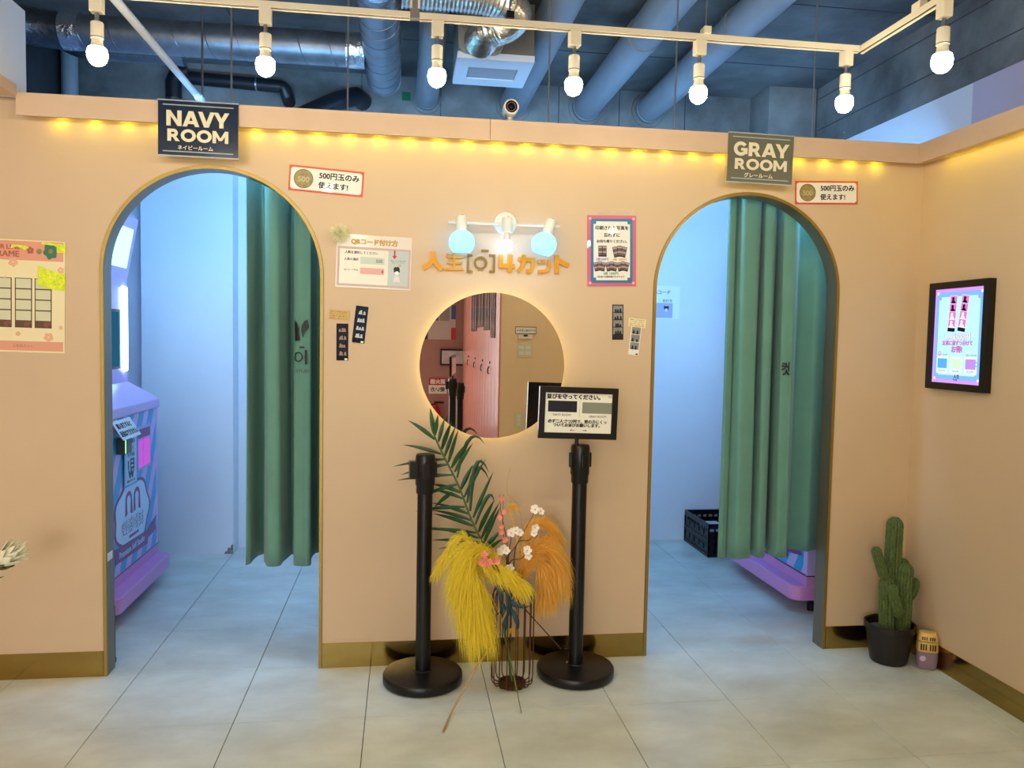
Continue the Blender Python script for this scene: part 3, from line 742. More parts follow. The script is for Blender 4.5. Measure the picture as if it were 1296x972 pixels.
f = MB(); f.prism([(w*.30, h*.11), (w*.37, h*.075), (w*.505, h*.06), (w*.503, h*.21), (w*.40, h*.235), (w*.30, h*.28)][::-1], -0.0032, -0.0024); f.build('glitter_tape', M_neon, t)
f = MB(); f.prism([(w*.44, h*.40), (w*.505, h*.40), (w*.505, h*.475), (w*.33, h*.487), (w*.33, h*.47), (w*.44, h*.46)], -0.003, -0.0024); f.build('glitter_tape', M_neon, t)
f = MB(); f.prism([(w*.10, h*.42), (w*.15, h*.44), (w*.21, h*.41), (w*.235, h*.435), (w*.21, h*.45), (w*.16, h*.455), (w*.11, h*.455)], -0.003, -0.0024); f.build('glitter_tape', M_neon, t)
# ---- photo strips and caption cards
def photo_strip(label, corners, frame, pics, n, seed, footer=.12, dark=False, edge=None):
    t, w, h = sheet_thing('photo_strip', label, 'photo strip', corners, group='photo strips stuck to the wall')
    MB().box(-w/2, w/2, -0.0006, 0.0012, -h/2, h/2).build('print', frame, t)
    rnd = random.Random(seed); ph = h*(1-footer-.03)/n
    for q in range(n):
        z1 = h/2-h*.03-q*ph
        c = MB(); c.rect(-w*.43, w*.43, z1-ph*.92, z1, -0.0009); pc_ = c.build('picture', pics, t)
        b_ = MB()
        for bx in ((-.18, .0, .2) if n == 4 else (-.2, .14)):
            x = w*(bx+rnd.uniform(-.05, .05)); zz = z1-ph*rnd.uniform(.5, .68); r = w*.085
            b_.disc(x, zz, r, -0.0012, 10); b_.flat([(x-r*1.5, z1-ph*.92), (x+r*1.5, z1-ph*.92), (x+r*.8, zz-r*.6), (x-r*.8, zz-r*.6)], -0.0012)
        stuff(b_.build('pictured_figures', edge or M_ink, pc_))
    m_ = MB(); m_.rect(w*.2, w*.42, -h*.49, -h*.44, -0.0009); m_.build('footer_mark', M_paper if dark else M_ink, t)
M_dk = mat('navy_photo', (16, 18, 28), 0.6, spec=0.2); M_dkp = mat('dusk_photo', (28, 34, 48), 0.6, spec=0.2, var=0.4, vscale=60)
M_gp = mat('grey_photo', (136, 138, 134), 0.3, var=0.15, vscale=30)
photo_strip('dark photo strip with warm figures under the yellow caption card', [(426, 409.5), (441, 409.5), (440.5, 456.5), (425.5, 456)], M_dk, M_dkp, 4, 1, dark=True, edge=mat('warm_figure', (150, 116, 92), 0.4))
photo_strip('tilted navy photo strip with pale figures beside the yellow caption card', [(450.5, 386.5), (466, 388.5), (461.5, 435), (445.5, 433)], M_dk, M_dkp, 4, 2, dark=True, edge=mat('pale_figure', (186, 196, 202), 0.4))
photo_strip('black-edged grey photo strip right of the mirror', [(774.3, 385.5), (788.5, 385.5), (789.5, 430), (775.5, 430)], M_ink, M_gp, 4, 3, footer=.14)
photo_strip('white-edged photo strip hanging under the small white caption card', [(798, 412), (811.5, 413.5), (808.5, 450), (796.5, 448.5)], M_paper, M_gp, 3, 4, footer=.17)
def card(label, corners, m, lines, ink):
    t, w, h = sheet_thing('caption_card', label, 'card', corners, y=-0.004, group='small caption cards')
    MB().box(-w/2, w/2, -0.0006, 0.003, -h/2, h/2).build('card_sheet', m, t)
    for j, L in enumerate(lines): lettering(t, L, -w*.44, h*(.32-.22*j), w=w*.84*(1 if j != 1 else .88), h=h*.13, y=-0.001, m=ink, al='l')
card('yellow handwritten caption card near the navy arch', [(416.5, 391), (443, 393.5), (441.5, 406), (416, 404)], mat('straw_paper', (206, 172, 96), 0.5), ['撮影した写真は自由に', '貼ってください', 'お友達と一緒に楽しく', '撮影しましょう'], mat('brown_ink', (104, 74, 28), 0.5))
card('small white caption card at the top of a photo strip', [(796, 402), (818, 404.5), (817, 415.5), (795, 413)], mat('ivory_paper', (232, 218, 170), 0.5), ['撮影した写真を', 'ここに貼ってね', 'みんなの', '思い出写真'], MATS['brown_ink'])
# ================================================================== stanchions
def stanchion(label, x, y, rz, H, group=None, cassette=True):
    t = thing('belt_stanchion', label, 'stanchion', (x, y, 0), (0, 0, rz), group)
    MB().lathe([(0.0005, 0.002), (0.150, 0.002), (0.168, 0.004), (0.172, 0.010), (0.172, 0.036), (0.168, 0.043), (0.155, 0.047), (0.04, 0.052), (0.036, 0.056), (0.0005, 0.056)], n=64).build('base', M_blackm, t)
    MB().lathe([(0.0325, 0.05), (0.0325, H-0.17)], n=28).build('pole', M_black, t)
    MB().lathe([(0.036, H-0.17), (0.0385, H-0.165), (0.0385, H-0.135), (0.042, H-0.13), (0.042, H-0.012), (0.039, H-0.002), (0.036, H), (0.0005, H)], n=32).build('head', M_black, t)
    if cassette: MB().box(-0.068, -0.03, -0.024, 0.024, H-0.105, H-0.03).build('belt_cassette', M_black, t, bevel=0.004)
    else: MB().box(-0.05, -0.036, -0.013, 0.013, H-0.10, H-0.035).build('belt_slot', M_black, t, bevel=0.003)
    MB().box(0.036, 0.05, -0.013, 0.013, H-0.10, H-0.035).build('belt_slot', M_black, t, bevel=0.003)
    MB().box(-0.013, 0.013, -0.05, -0.036, H-0.10, H-0.035).build('belt_slot', M_black, t, bevel=0.003)
    return t
stanchion('black belt stanchion without a sign, in front of the palm frond', 1.457, -0.181, 0.1, 0.995, 'black belt stanchions')
stanchion('black belt stanchion carrying the framed queue sign', 2.135, -0.176, 0.2, 1.035, 'black belt stanchions', False)
# framed queue sign
sy = -0.19
P = [W(*q, sy) for q in ((682, 489), (781.5, 491.3), (780, 557), (681.5, 553.5))]
c = sum(P, Vector())/4; wv = (P[1]-P[0]+P[2]-P[3])/2; hv = (P[0]-P[3]+P[1]-P[2])/2; w, h = wv.length, hv.length
t = thing('queue_sign', 'black framed queue sign with navy and gray colour blocks on a stanchion top', 'sign', (c.x, sy, c.z), (0, -math.atan2(wv.z, wv.x), 0))
fw = 0.026
fr = MB()
fr.box(-w/2, w/2, -0.012, 0.012, h/2-fw, h/2); fr.box(-w/2, w/2, -0.012, 0.012, -h/2, -h/2+fw)
fr.box(-w/2, -w/2+fw, -0.012, 0.012, -h/2+fw, h/2-fw); fr.box(w/2-fw, w/2, -0.012, 0.012, -h/2+fw, h/2-fw)
fr.build('frame', M_black, t)
MB().box(-w/2+fw, w/2-fw, -0.006, 0.006, -h/2+fw, h/2-fw).build('sheet', mat('sign_paper', (240, 237, 216), 0.25), t)
MB().box(-w/2+fw-.004, w/2-fw+.004, 0.006, 0.010, -h/2+fw-.004, h/2-fw+.004).build('back_panel', M_black, t)
iw, ih = w-2*fw, h-2*fw
MB().box(-iw*.455, -iw*.01-iw*.015, -0.0068, -0.006, ih*.02, ih*.30).build('navy_block', mat('navy_block_print', (24, 26, 40), 0.35), t)
MB().box(iw*.055, iw*.5, -0.0068, -0.006, ih*.0, ih*.28).build('gray_block', mat('gray_block_print', (136, 140, 118), 0.4), t)
lettering(t, '並びを守ってください。', -iw*.08, ih*.41, w=iw*.80, y=-0.0072, bold=0.045)
lettering(t, 'NAVY ROOM', -iw*.245, -ih*.05, w=iw*.26, y=-0.0072)
lettering(t, 'GRAY ROOM', iw*.29, -ih*.075, w=iw*.26, y=-0.0072)
lettering(t, '必ず二人づつ2列で、壁の方にくっ', -iw*.01, -ih*.21, w=iw*.88, y=-0.0072, bold=0.04)
lettering(t, 'ついてお並びお願いします。', -iw*.02, -ih*.305, w=iw*.70, y=-0.0072, bold=0.04)
M_ar = mat('arrow_red', (150, 40, 28), 0.5)
for s_, x0 in ((-1, -iw*.08), (1, iw*.10)):
    a_ = MB(); a_.rect(x0-iw*.03, x0+iw*.03, -ih*.437, -ih*.425, -0.0072)
    a_.flat([(x0+s_*iw*.038, -ih*.431), (x0+s_*iw*.013, -ih*.405), (x0+s_*iw*.013, -ih*.457)], -0.0073); stuff(a_.build('arrow', M_ar, t))
lettering(t, 'A3', iw*.46, ih*.43, w=iw*.05, y=-0.0072, m=MATS['grey_ink'])
ln = MB(); ln.rect(iw*.015, iw*.018, -ih*.1, ih*.32, -0.0066); ln.build('divider_line', MATS['grey_ink'], t)
MB().tube([(0.0, 0, -h/2-0.05), (0, 0, -h/2+0.005)], 0.009, 12).build('post', M_black, t)
t.location.y = sy

# ================================================================== wire vase and its stems
VX, VY = 1.838, -0.262
vt = thing('wire_vase', 'brown wire cage vase standing on the floor between two stanchions', 'vase', (VX, VY, 0))
M_wire = mat('bronze_wire', (92, 58, 40), 0.38, metal=0.6)
VH = 0.43
MB().lathe([(0.0005, 0.004), (0.058, 0.004), (0.060, 0.008), (0.060, 0.020), (0.056, 0.021), (0.054, 0.010), (0.0005, 0.009)], n=36).build('base_tray', M_wire, vt)
wm = None
for i in range(16):
    a = 2*PI*i/16
    prof = [(0.058, 0.012), (0.072, 0.012), (0.083, 0.018), (0.089, 0.032), (0.090, 0.06), (0.090, VH-0.05), (0.089, VH-0.025), (0.083, VH-0.01), (0.072, VH-0.002), (0.058, VH)]
    if wm is None:
        wm = MB().tube([(r, 0, z) for r, z in prof], 0.0026, 7).build('wire', M_wire, vt); o = wm
    else:
        o = wm.copy(); col.objects.link(o)
    o.rotation_euler.z = a
MB().tube([(0.058*math.cos(2*PI*i/32), 0.058*math.sin(2*PI*i/32), VH) for i in range(33)], 0.0026, 7, cap=False).build('top_ring', M_wire, vt)

def Z1(x, y): return (460+x/3.8118, 500+y/3.8118)            # zoomed crop pixels -> photo pixels
def Z2(x, y): return (460+x/3.328, 680+y/3.328)
M_leaf = mat('palm_green', (44, 92, 50), 0.42, var=0.25, vscale=9, rgb2=(24, 60, 34))
M_stem = mat('palm_stem', (66, 96, 50), 0.5)
t = thing('palm_frond', 'green palm frond rising from the wire vase towards the mirror', 'palm frond', (VX, VY, 0.02))
org = Vector((VX, VY, 0.02))
st = [(655, 960), (600, 780), (580, 725), (520, 600), (460, 440), (385, 290), (340, 190), (325, 120)]
ydep = lambda zy: -0.262+0.175*max(0, min(1, (960-zy)/860))       # leans to the wall as it rises
stem = spline([W(*Z1(x, y), ydep(y))-org for x, y in st], 5)
MB().tube([Vector((0, 0, 0))]+stem, [0.0045]*(len(stem)-8)+[0.0045-0.0004*i for i in range(9)], 7).build('stem', M_stem, t)
def blade(base, tip, wid, bend=None, dy=0.0, fold=0.35):
    b = W(*Z1(*base), ydep(base[1])); e = W(*Z1(*tip), min(-0.012, ydep(base[1])+dy) if tip[0] > base[0] else -0.085)
    if bend is not None: mid = W(*Z1(*bend), min(-0.014, ydep(base[1])+dy*.6))
    else: mid = (b+e)/2+Vector((0, -0.01, 0.012))
    pts = bez(b-org, mid*2-(b+e)/2-org if bend is not None else mid-org, e-org, 7)
    mb = MB(); vs = []
    for i, p in enumerate(pts):
        s_ = i/7; ww = wid*(0.45+2.2*s_) if s_ < .3 else wid*(1-((s_-.3)/.7)**1.7)+0.0004
        ww = min(ww, wid)
        tg = (pts[min(i+1, 7)]-pts[max(i-1, 0)]).normalized(); side = tg.cross(Vector((0, 1, 0))).normalized()
        vs += [p-side*ww+Vector((0, fold*ww, 0)), p, p+side*ww+Vector((0, fold*ww, 0))]
    fs = []
    for i in range(7):
        a = i*3; fs += [(a, a+1, a+4, a+3), (a+1, a+2, a+5, a+4)]
    mb.add(vs, fs, True)
    mb.build('leaflet', M_leaf, t)
L_ = [((345, 215), (215, 122)), ((375, 285), (190, 240)), ((392, 310), (142, 345)), ((405, 335), (180, 385)), ((430, 385), (160, 412)),
      ((455, 430), (255, 500)), ((468, 470), (330, 430)), ((478, 500), (330, 455)), ((490, 540), (250, 560)), ((430, 470), (340, 545)),
      ((510, 575), (330, 520)), ((522, 605), (330, 555)), ((530, 632), (335, 572)), ((545, 665), (262, 645)), ((555, 690), (330, 638)), ((567, 712), (330, 700)), ((575, 722), (362, 742)), ((585, 735), (420, 765))]
for i, (b, e) in enumerate(L_): blade(b, e, 0.0082 if i % 3 else 0.0095, dy=random.uniform(-.05, .03))
R_ = [((338, 185), (322, 62), None), ((345, 195), (360, 95), None), ((362, 225), (392, 112), None), ((378, 262), (425, 130), None), ((392, 295), (445, 150), None),
      ((410, 325), (458, 168), None), ((425, 352), (500, 230), None), ((440, 372), (528, 232), None), ((452, 400), (585, 235), (510, 215)), ((470, 455), (530, 335), None),
      ((485, 495), (590, 308), None), ((500, 520), (608, 412), (545, 355)), ((515, 560), (605, 372), (545, 335)), ((530, 592), (627, 370), None), ((540, 625), (632, 520), (600, 490)),
      ((556, 660), (632, 505), None), ((570, 690), (655, 520), None), ((580, 715), (660, 540), None), ((590, 735), (668, 652), None), ((600, 750), (672, 695), None)]
for i, (b, e, bd) in enumerate(R_): blade(b, e, 0.0088 if i % 3 else 0.0105, bend=bd, dy=random.uniform(-.06, .02))

# ---- pampas plumes
def plume(name, label, path, widths, m, n, seed, droop, cat='pampas', hl=1.0, hw=0.0011, stemm=None):
    P = spline(path, 8); k = len(P); t = thing(name, label, cat, P[0], group=cat+' plumes')
    o0 = P[0].copy(); P = [p-o0 for p in P]
    MB().tube(P, [0.003*(1-.8*i/(k-1)) for i in range(k)], 6).build('stalk', stemm or m, t)
    rnd = random.Random(seed); mb = MB()
    ws = widths
    for i in range(n):
        u = rnd.random()**.8; f = 0.12+u*.88; ii = min(k-2, int(f*(k-1))); p = P[ii].lerp(P[ii+1], f*(k-1)-ii)
        tg = (P[ii+1]-P[ii]).normalized()
        wv_ = ws[0]*(1-f)**2+ws[1]*2*f*(1-f)+ws[2]*f*f
        sd = Vector((rnd.gauss(0, 1), rnd.gauss(0, .6), rnd.gauss(0, 1))); sd = (sd-tg*sd.dot(tg)).normalized()
        L = wv_*rnd.uniform(.6, 1.25)*hl
        d1 = (tg*rnd.uniform(.7, 1.3)+sd*rnd.uniform(.4, 1.25)).normalized()
        q1 = p+d1*L*.5; q2 = q1+(d1*.6+tg*.4).normalized()*L*.35+Vector((0, 0, -droop*L*.5)); q3 = q2+tg*L*.25+Vector((0, 0, -droop*L*.6))
        s_ = d1.cross(Vector((rnd.gauss(0, 1), rnd.gauss(0, 1), rnd.gauss(0, 1)))).normalized()*hw
        mb.add([p-s_*.7, p+s_*.7, q1+s_, q1-s_, q2+s_*.7, q2-s_*.7, q3], [(0, 1, 2, 3), (3, 2, 4, 5), (5, 4, 6)])
    for q in range(len(mb.v)):                               # keep hairs off the wall
        v = mb.v[q]
        if v[1]+o0.y > -0.01: mb.v[q] = (v[0], -0.01-o0.y, v[2])
    stuff(mb.build('plume_hair', m, t))
M_yel = hairmat('yellow_pampas', (255, 238, 92)); M_org = hairmat('orange_pampas', (255, 214, 112))
yv = VY-0.045
V0 = Vector((VX-0.005, VY-0.01, VH-0.05))
def pth(pts, ys): return [W(*q, yy) for q, yy in zip(pts, ys)]
plume('pampas_plume', 'broad yellow pampas plume hanging down in front of the wire vase', [V0]+pth([(628, 716), (604, 701), (594, 720), (600, 757), (607, 795)], [VY-.03, VY-.05, VY-.08, VY-.1, VY-.11]), (0.06, 0.19, 0.10), M_yel, 3600, 11, .55)
plume('pampas_plume', 'second yellow pampas plume overlapping the broad one', [V0]+pth([(622, 722), (598, 699), (590, 722), (593, 772)], [VY-.03, VY-.06, VY-.09, VY-.10]), (0.04, 0.15, 0.09), M_yel, 2000, 12, .5)
plume('pampas_plume', 'slim yellow pampas plume drooping towards the bare stanchion', [V0]+pth([(606, 706), (586, 678), (566, 700), (551, 727)], [VY-.02, VY-.03, VY-.04, VY-.04]), (0.015, 0.065, 0.035), M_yel, 700, 13, .45)
plume('pampas_plume', 'yellow pampas plume lying across the top of the vase wires', [V0]+pth([(605, 708), (622, 716), (645, 730), (664, 744)], [VY-.06, VY-.09, VY-.11, VY-.11]), (0.03, 0.10, 0.05), M_yel, 1100, 14, .5)
V1 = Vector((VX+0.02, VY+0.01, VH-0.05))
plume('pampas_plume', 'large orange pampas plume bowing over towards the sign stanchion', [V1]+pth([(664, 715), (684, 692), (700, 705), (707, 735)], [VY+.03, VY+.05, VY+.05, VY+.04]), (0.05, 0.14, 0.08), M_org, 2300, 15, .5)
plume('pampas_plume', 'orange pampas plume dropping beside the vase', [V1]+pth([(668, 718), (682, 712), (690, 735), (690, 752)], [VY+.02, VY+.03, VY+.02, VY+.02]), (0.04, 0.11, 0.07), M_org, 1500, 16, .6)
plume('pampas_plume', 'upper orange pampas plume curling out above the others', [V1]+pth([(663, 700), (672, 668), (690, 662), (707, 682)], [VY+.04, VY+.07, VY+.09, VY+.09]), (0.02, 0.085, 0.05), M_org, 900, 17, .45)
plume('pampas_plume', 'thin orange wisp behind the plum branch', [V1]+pth([(655, 690), (645, 645), (652, 641)], [VY+.05, VY+.1, VY+.1]), (0.01, 0.03, 0.03), M_org, 220, 18, .4)

# ---- blossom branches
M_twig = mat('brown_twig', (84, 52, 40), 0.7)
M_pet_p = mat('pink_petal', (240, 140, 122), 0.6, var=0.1, vscale=40); M_pet_w = mat('white_petal', (250, 240, 226), 0.6); M_heart = mat('yellow_stamen', (226, 190, 60), 0.6)
def flower(parent, p, r, m, seed):
    rnd = random.Random(seed); d = Vector((rnd.uniform(-.5, .5), -1, rnd.uniform(-.1, .7))).normalized()
    q = d.to_track_quat('Z', 'Y').to_matrix().to_4x4(); Mx = Matrix.Translation(p) @ q
    mb = MB()
    for i in range(5):
        a = 2*PI*i/5+rnd.uniform(-.15, .15); c, s_ = math.cos(a), math.sin(a); n_ = (-s_, c)
        row = [(0.12, .10, .0), (.5, .42, .12), (.85, .40, .30), (1.0, .14, .34)]
        vs = []
        for rr, ww, zz in row: vs += [(r*(rr*c-ww*n_[0]), r*(rr*s_-ww*n_[1]), r*zz*1.05), (r*rr*c, r*rr*s_, r*(zz-.08)), (r*(rr*c+ww*n_[0]), r*(rr*s_+ww*n_[1]), r*zz*1.05)]
        mb.add(vs, [f for j in range(3) for f in ((3*j, 3*j+1, 3*j+4, 3*j+3), (3*j+1, 3*j+2, 3*j+5, 3*j+4))], True, Mx)
    o = mb.build('blossom', m, parent)
    MB().lathe([(0.0003, r*.3), (r*.14, r*.26), (r*.16, r*.02)], n=8, M=Mx).build('flower_centre', M_heart, o)
def branch(name, label, paths, flowers, r, m, y0, fl_y):
    t = thing(name, label, 'blossom branch', V0); 
    for pts in paths:
        P = spline([Vector((0, 0, 0))]+[W(*Z1(*q), y0)-V0 for q in pts], 5); k = len(P)
        MB().tube(P, [0.003*(1-.7*i/(k-1)) for i in range(k)], 6).build('twig', M_twig, t)
    for j, q in enumerate(flowers): flower(t, W(*Z1(*q), fl_y)-V0, r*random.uniform(.85, 1.15), m, j*7+len(flowers))
branch('blossom_branch', 'upright branch of small pink plum blossoms in the wire vase', [[(705, 850), (690, 700), (665, 570), (655, 480)], [(702, 860), (684, 720), (672, 640), (676, 480)]], [(668, 500), (681, 565), (658, 592), (667, 632), (682, 700), (664, 660), (690, 832)], 0.013, M_pet_p, VY-.005, VY-.012)
branch('blossom_branch', 'low spray of coral blossoms above the yellow plumes', [[(640, 850), (600, 805), (545, 795)], [(650, 840), (612, 790), (584, 775)]], [(583, 772), (572, 808), (596, 810), (640, 800), (606, 806)], 0.016, M_pet_p, VY-.12, VY-.165)
branch('blossom_branch', 'slanting branch of white blossoms leaning to the sign stanchion', [[(690, 810), (740, 720), (822, 572)], [(700, 800), (712, 700), (715, 670)], [(706, 812), (760, 790), (792, 755)], [(690, 800), (672, 752)], [(735, 730), (800, 700), (828, 655)]],
       [(828, 552), (855, 562), (735, 655), (712, 665), (755, 662), (828, 640), (824, 668), (672, 740), (660, 752), (688, 752), (790, 750), (796, 775), (708, 836)], 0.018, M_pet_w, VY-.02, VY-.03)
t = thing('dry_stalk', 'long pale dry stalk slanting from the vase to the floor', 'stalk', W(*Z2(335, 820), 0)*0+WZ(*Z2(335, 820), 0.004))
o0 = t.location.copy()
P = spline([WZ(*Z2(335, 820), 0.004), W(*Z2(372, 735), -.52), W(*Z2(440, 610), -.45), W(*Z2(520, 480), -.38), W(*Z2(565, 395), -.33), Vector((VX, VY-.02, VH-.02))], 6)
MB().tube([p-o0 for p in P], 0.0042, 7).build('stalk', mat('straw_stalk', (188, 150, 88), 0.6), t)
t = thing('green_stem', 'thin green flower stem running down through the vase to the floor', 'stem', WZ(*Z2(665, 740), 0.004)); o0 = t.location.copy()
P = spline([WZ(*Z2(665, 740), 0.004), W(*Z2(645, 640), -.40), W(*Z2(615, 500), -.33), W(*Z2(592, 380), -.29), Vector((VX-.01, VY, VH))], 6)
MB().tube([p-o0 for p in P], [0.0018]*6+[0.003]*(len(P)-6), 6).build('stem', mat('green_stem', (92, 116, 40), 0.5), t)
for lab, a, b, yy in (('dark twig poking out of the vase towards the sign stanchion base', (832, 470), (640, 260), -.2), ('dark twig poking out of the vase towards the bare stanchion base', (455, 476), (490, 390), -.16)):
    t = thing('twig', lab, 'twig', W(*Z2(*a), yy+.03)); o0 = t.location.copy()
    P = [W(*Z2(*a), yy+.03), W(*Z2(*b), VY), Vector((VX, VY, VH-.06))]
    MB().tube([p-o0 for p in spline(P, 5)], 0.0028, 6).build('stick', M_twig, t)
t = thing('fine_grass', 'hair-thin dry grass blade rising above the orange plumes', 'grass blade', V1); 
P = spline([V1]+[W(*Z1(*q), VY+.03) for q in ((760, 580), (695, 475), (697, 400), (708, 352))], 5)
MB().tube([p-V1 for p in P], 0.0009, 5).build('blade', mat('straw_stalk', (188, 150, 88)), t)
t = thing('teal_leaf_sprig', 'dark teal fabric leaves tucked inside the wire vase', 'leaves', (VX, VY, 0.2)); o0 = Vector((VX, VY, .2))
M_teal = mat('teal_leaf', (18, 72, 78), 0.5)
for (a, b, c_) in (((600, 200), (620, 290), (604, 350)), ((610, 260), (640, 300), (706, 290)), ((590, 280), (600, 340), (600, 400)), ((620, 300), (655, 350), (650, 395)), ((560, 200), (590, 240), (575, 300)), ((575, 190), (610, 215), (622, 262))):
    pts = bez(W(*Z2(*a), VY-.03), W(*Z2(*b), VY-.05), W(*Z2(*c_), VY-.045), 6); mb = MB(); vs = []
    for i, p in enumerate(pts):
        s_ = i/6; ww = 0.011*math.sin(PI*min(1, .12+s_*.88))+.0006; tg = (pts[min(i+1, 6)]-pts[max(i-1, 0)]).normalized(); sd = tg.cross(Vector((0, 1, 0))).normalized()
        vs += [p-o0-sd*ww, p-o0+Vector((0, -.003, 0)), p-o0+sd*ww]
    mb.add(vs, [f for j in range(6) for f in ((3*j, 3*j+1, 3*j+4, 3*j+3), (3*j+1, 3*j+2, 3*j+5, 3*j+4))], True); mb.build('leaf', M_teal, t)
MB().tube([p-o0 for p in (Vector((VX-.01, VY-.01, .40)), Vector((VX-.012, VY-.02, .22)))], 0.003, 6).build('stem', M_teal, t)
t = thing('fallen_petal', 'small yellow leaf caught inside the vase wires', 'leaf', W(*Z2(625, 398), VY-.02))
MB().prism([(-.012, -.012), (.014, -.014), (.018, .012), (0, .018), (-.016, .01)], -.001, .001).build('leaf_blade', mat('amber_leaf', (206, 150, 30), .5), t)

# ================================================================== cactus
CX, CY = 3.655, -0.155
t = thing('cactus', 'tall green columnar cactus with arms', 'cactus', (CX, CY, 0.12))
M_cac = mat('cactus_green', (104, 122, 62), 0.6, var=0.3, vscale=90, rgb2=(68, 88, 44), bump=0.8, bscale=160); M_soil = mat('pot_gravel', (92, 96, 88), 0.9, var=0.3, vscale=120, bump=0.6, bscale=150)
o0 = Vector((CX, CY, 0.12))
def Z5(x, y): return (1085+x/4.627, 640+y/4.627)
def arm(pts, r, y, nm='arm', ribs=12):
    P = spline([W(*Z5(*q), yy) for q, yy in zip(pts, y)], 7); k = len(P); Rr = []
    L = sum((P[i+1]-P[i]).length for i in range(k-1)); acc = 0
    for i in range(k):
        d = L-acc; Rr.append(r*min(1, math.sqrt(max(0.0, 1-max(0, 1-d/(r*1.3))**2))+.02)*(1 if i else .9)); acc += (P[i+1]-P[i]).length if i < k-1 else 0
    # extra rings at the tip for a round end
    PP, RR = P[:-1], Rr[:-1]
    tip = (P[-1]-P[-2]); base_ = P[-2]
    for s_ in (.35, .6, .8, .93, 1.0):
        PP.append(base_+tip*s_); RR.append(max(.0015, RR[len(P)-2]*math.sqrt(max(0, 1-s_**2))))
    MB().tube([p-o0 for p in PP], RR, 60, rib=lambda th, i: 0.26*(abs(math.cos(th*ribs/2))-.7)+(0.035 if i % 2 else 0)).build(nm, M_cac, t)
arm([(170, 745), (172, 600), (172, 470), (178, 415)], 0.032, [CY-.01]*4, 'trunk')
arm([(205, 560), (205, 400), (212, 250), (220, 120), (224, 65)], 0.0355, [CY+.03]*5, 'column', 14)
arm([(160, 420), (140, 360), (118, 290), (110, 240)], 0.0215, [CY-.01]*4)
arm([(258, 750), (272, 600), (276, 450), (284, 370), (288, 335)], 0.033, [CY-.015]*5, 'column')
arm([(262, 560), (268, 420), (270, 345), (270, 308)], 0.0235, [CY+.04]*4)
arm([(245, 640), (232, 590), (212, 520), (206, 460)], 0.0225, [CY-.06, CY-.065, CY-.06, CY-.055])
arm([(292, 545), (318, 520), (336, 470), (336, 425)], 0.0195, [CY]*4)
pt = thing('plant_pot', 'black plastic plant pot holding the cactus', 'pot', (CX+.002, CY-.012, 0))
MB().lathe([(0.0005, 0.002), (0.078, 0.002), (0.082, 0.008), (0.094, 0.08), (0.104, 0.155), (0.113, 0.158), (0.114, 0.186), (0.110, 0.188), (0.104, 0.184), (0.100, 0.15)], n=48).build('pot', mat('pot_black', (30, 24, 20), 0.45), pt)
MB().lathe([(0.0005, 0.152), (0.1005, 0.150)], n=40).build('gravel', M_soil, pt)

# ================================================================== air freshener
t = thing('air_freshener', 'gold and lilac slotted air freshener on the floor beside the potted cactus', 'air freshener', (3.785, -0.262, 0), (0, 0, -0.45))
M_goldp = mat('gold_plastic', (222, 184, 104), 0.35, metal=0.2); M_gel = mat('lilac_gel', (176, 150, 170), 0.12, trans=0.35, alpha=0.9)
def sqloft(prof, e=3.2, n=36):
    mb = MB(); vs = []
    for a, b, z in prof:
        for j in range(n):
            th = 2*PI*j/n; c, s_ = math.cos(th), math.sin(th)
            vs.append((a*math.copysign(abs(c)**(2/e), c), b*math.copysign(abs(s_)**(2/e), s_), z))
    k = len(prof)
    fs = [(i*n+j, i*n+(j+1) % n, (i+1)*n+(j+1) % n, (i+1)*n+j) for i in range(k-1) for j in range(n)]
    fs += [tuple(range(n-1, -1, -1)), tuple(range((k-1)*n, k*n))]
    return mb.add(vs, fs, True)
sqloft([(.036, .026, .002), (.042, .031, .01), (.0445, .033, .04), (.0455, .034, .085)]).build('gel_tub', M_gel, t)
sqloft([(.046, .0345, .0855), (.045, .034, .12), (.044, .0335, .131)]).build('lower_vent', M_goldp, t)
sqloft([(.041, .031, .131), (.041, .031, .135)]).build('seam', mat('dark_gold', (120, 90, 40), 0.5), t)
sqloft([(.0445, .0335, .135), (.042, .032, .158), (.036, .026, .172), (.030, .018, .175)]).build('upper_vent', M_goldp, t)
for sd, xs_ in ((-1, (-.03, -.02, -.01, .008, .018, .028)),):
    for x in xs_:
        MB().box(x-.0025, x+.0025, -.0358, -.030, .094, .122).build('vent_slot', M_slot, t)
        MB().box(x*.85-.0022, x*.85+.0022, -.0338, -.028, .141, .156).build('vent_slot', M_slot, t)
d = MB(); d.disc(-.022, .055, .013, -.0347, 18); d.build('round_label', mat('lilac_label', (200, 180, 206), .4), t)

# ================================================================== wall screen on the right wall
fx = XR-0.034
cs = [(1176.7, 358.6), (1252, 352.2), (1245, 497), (1170.3, 491.5)]
P = [WX(*q, fx) for q in cs]
y0 = (P[0].y+P[3].y)/2; y1 = (P[1].y+P[2].y)/2; z1 = (P[0].z+P[1].z)/2; z0 = (P[2].z+P[3].z)/2
w, h = y0-y1, z1-z0
t = thing('wall_screen', 'black framed upright screen glowing pink and blue on the side wall', 'screen', (XR, (y0+y1)/2, (z0+z1)/2), (0, 0, -PI/2))
fw = 0.031; dd = 0.034
fr = MB(); fr.box(-w/2, w/2, -dd, 0, h/2-fw, h/2); fr.box(-w/2, w/2, -dd, 0, -h/2, -h/2+fw); fr.box(-w/2, -w/2+fw, -dd, 0, -h/2+fw, h/2-fw); fr.box(w/2-fw, w/2, -dd, 0, -h/2+fw, h/2-fw)
fr.build('frame', M_black, t)
iw, ih = w-2*fw, h-2*fw
def scr(nm, c, s_): return emis('screen_'+nm, lin(c), s_)
S_ = 1.1
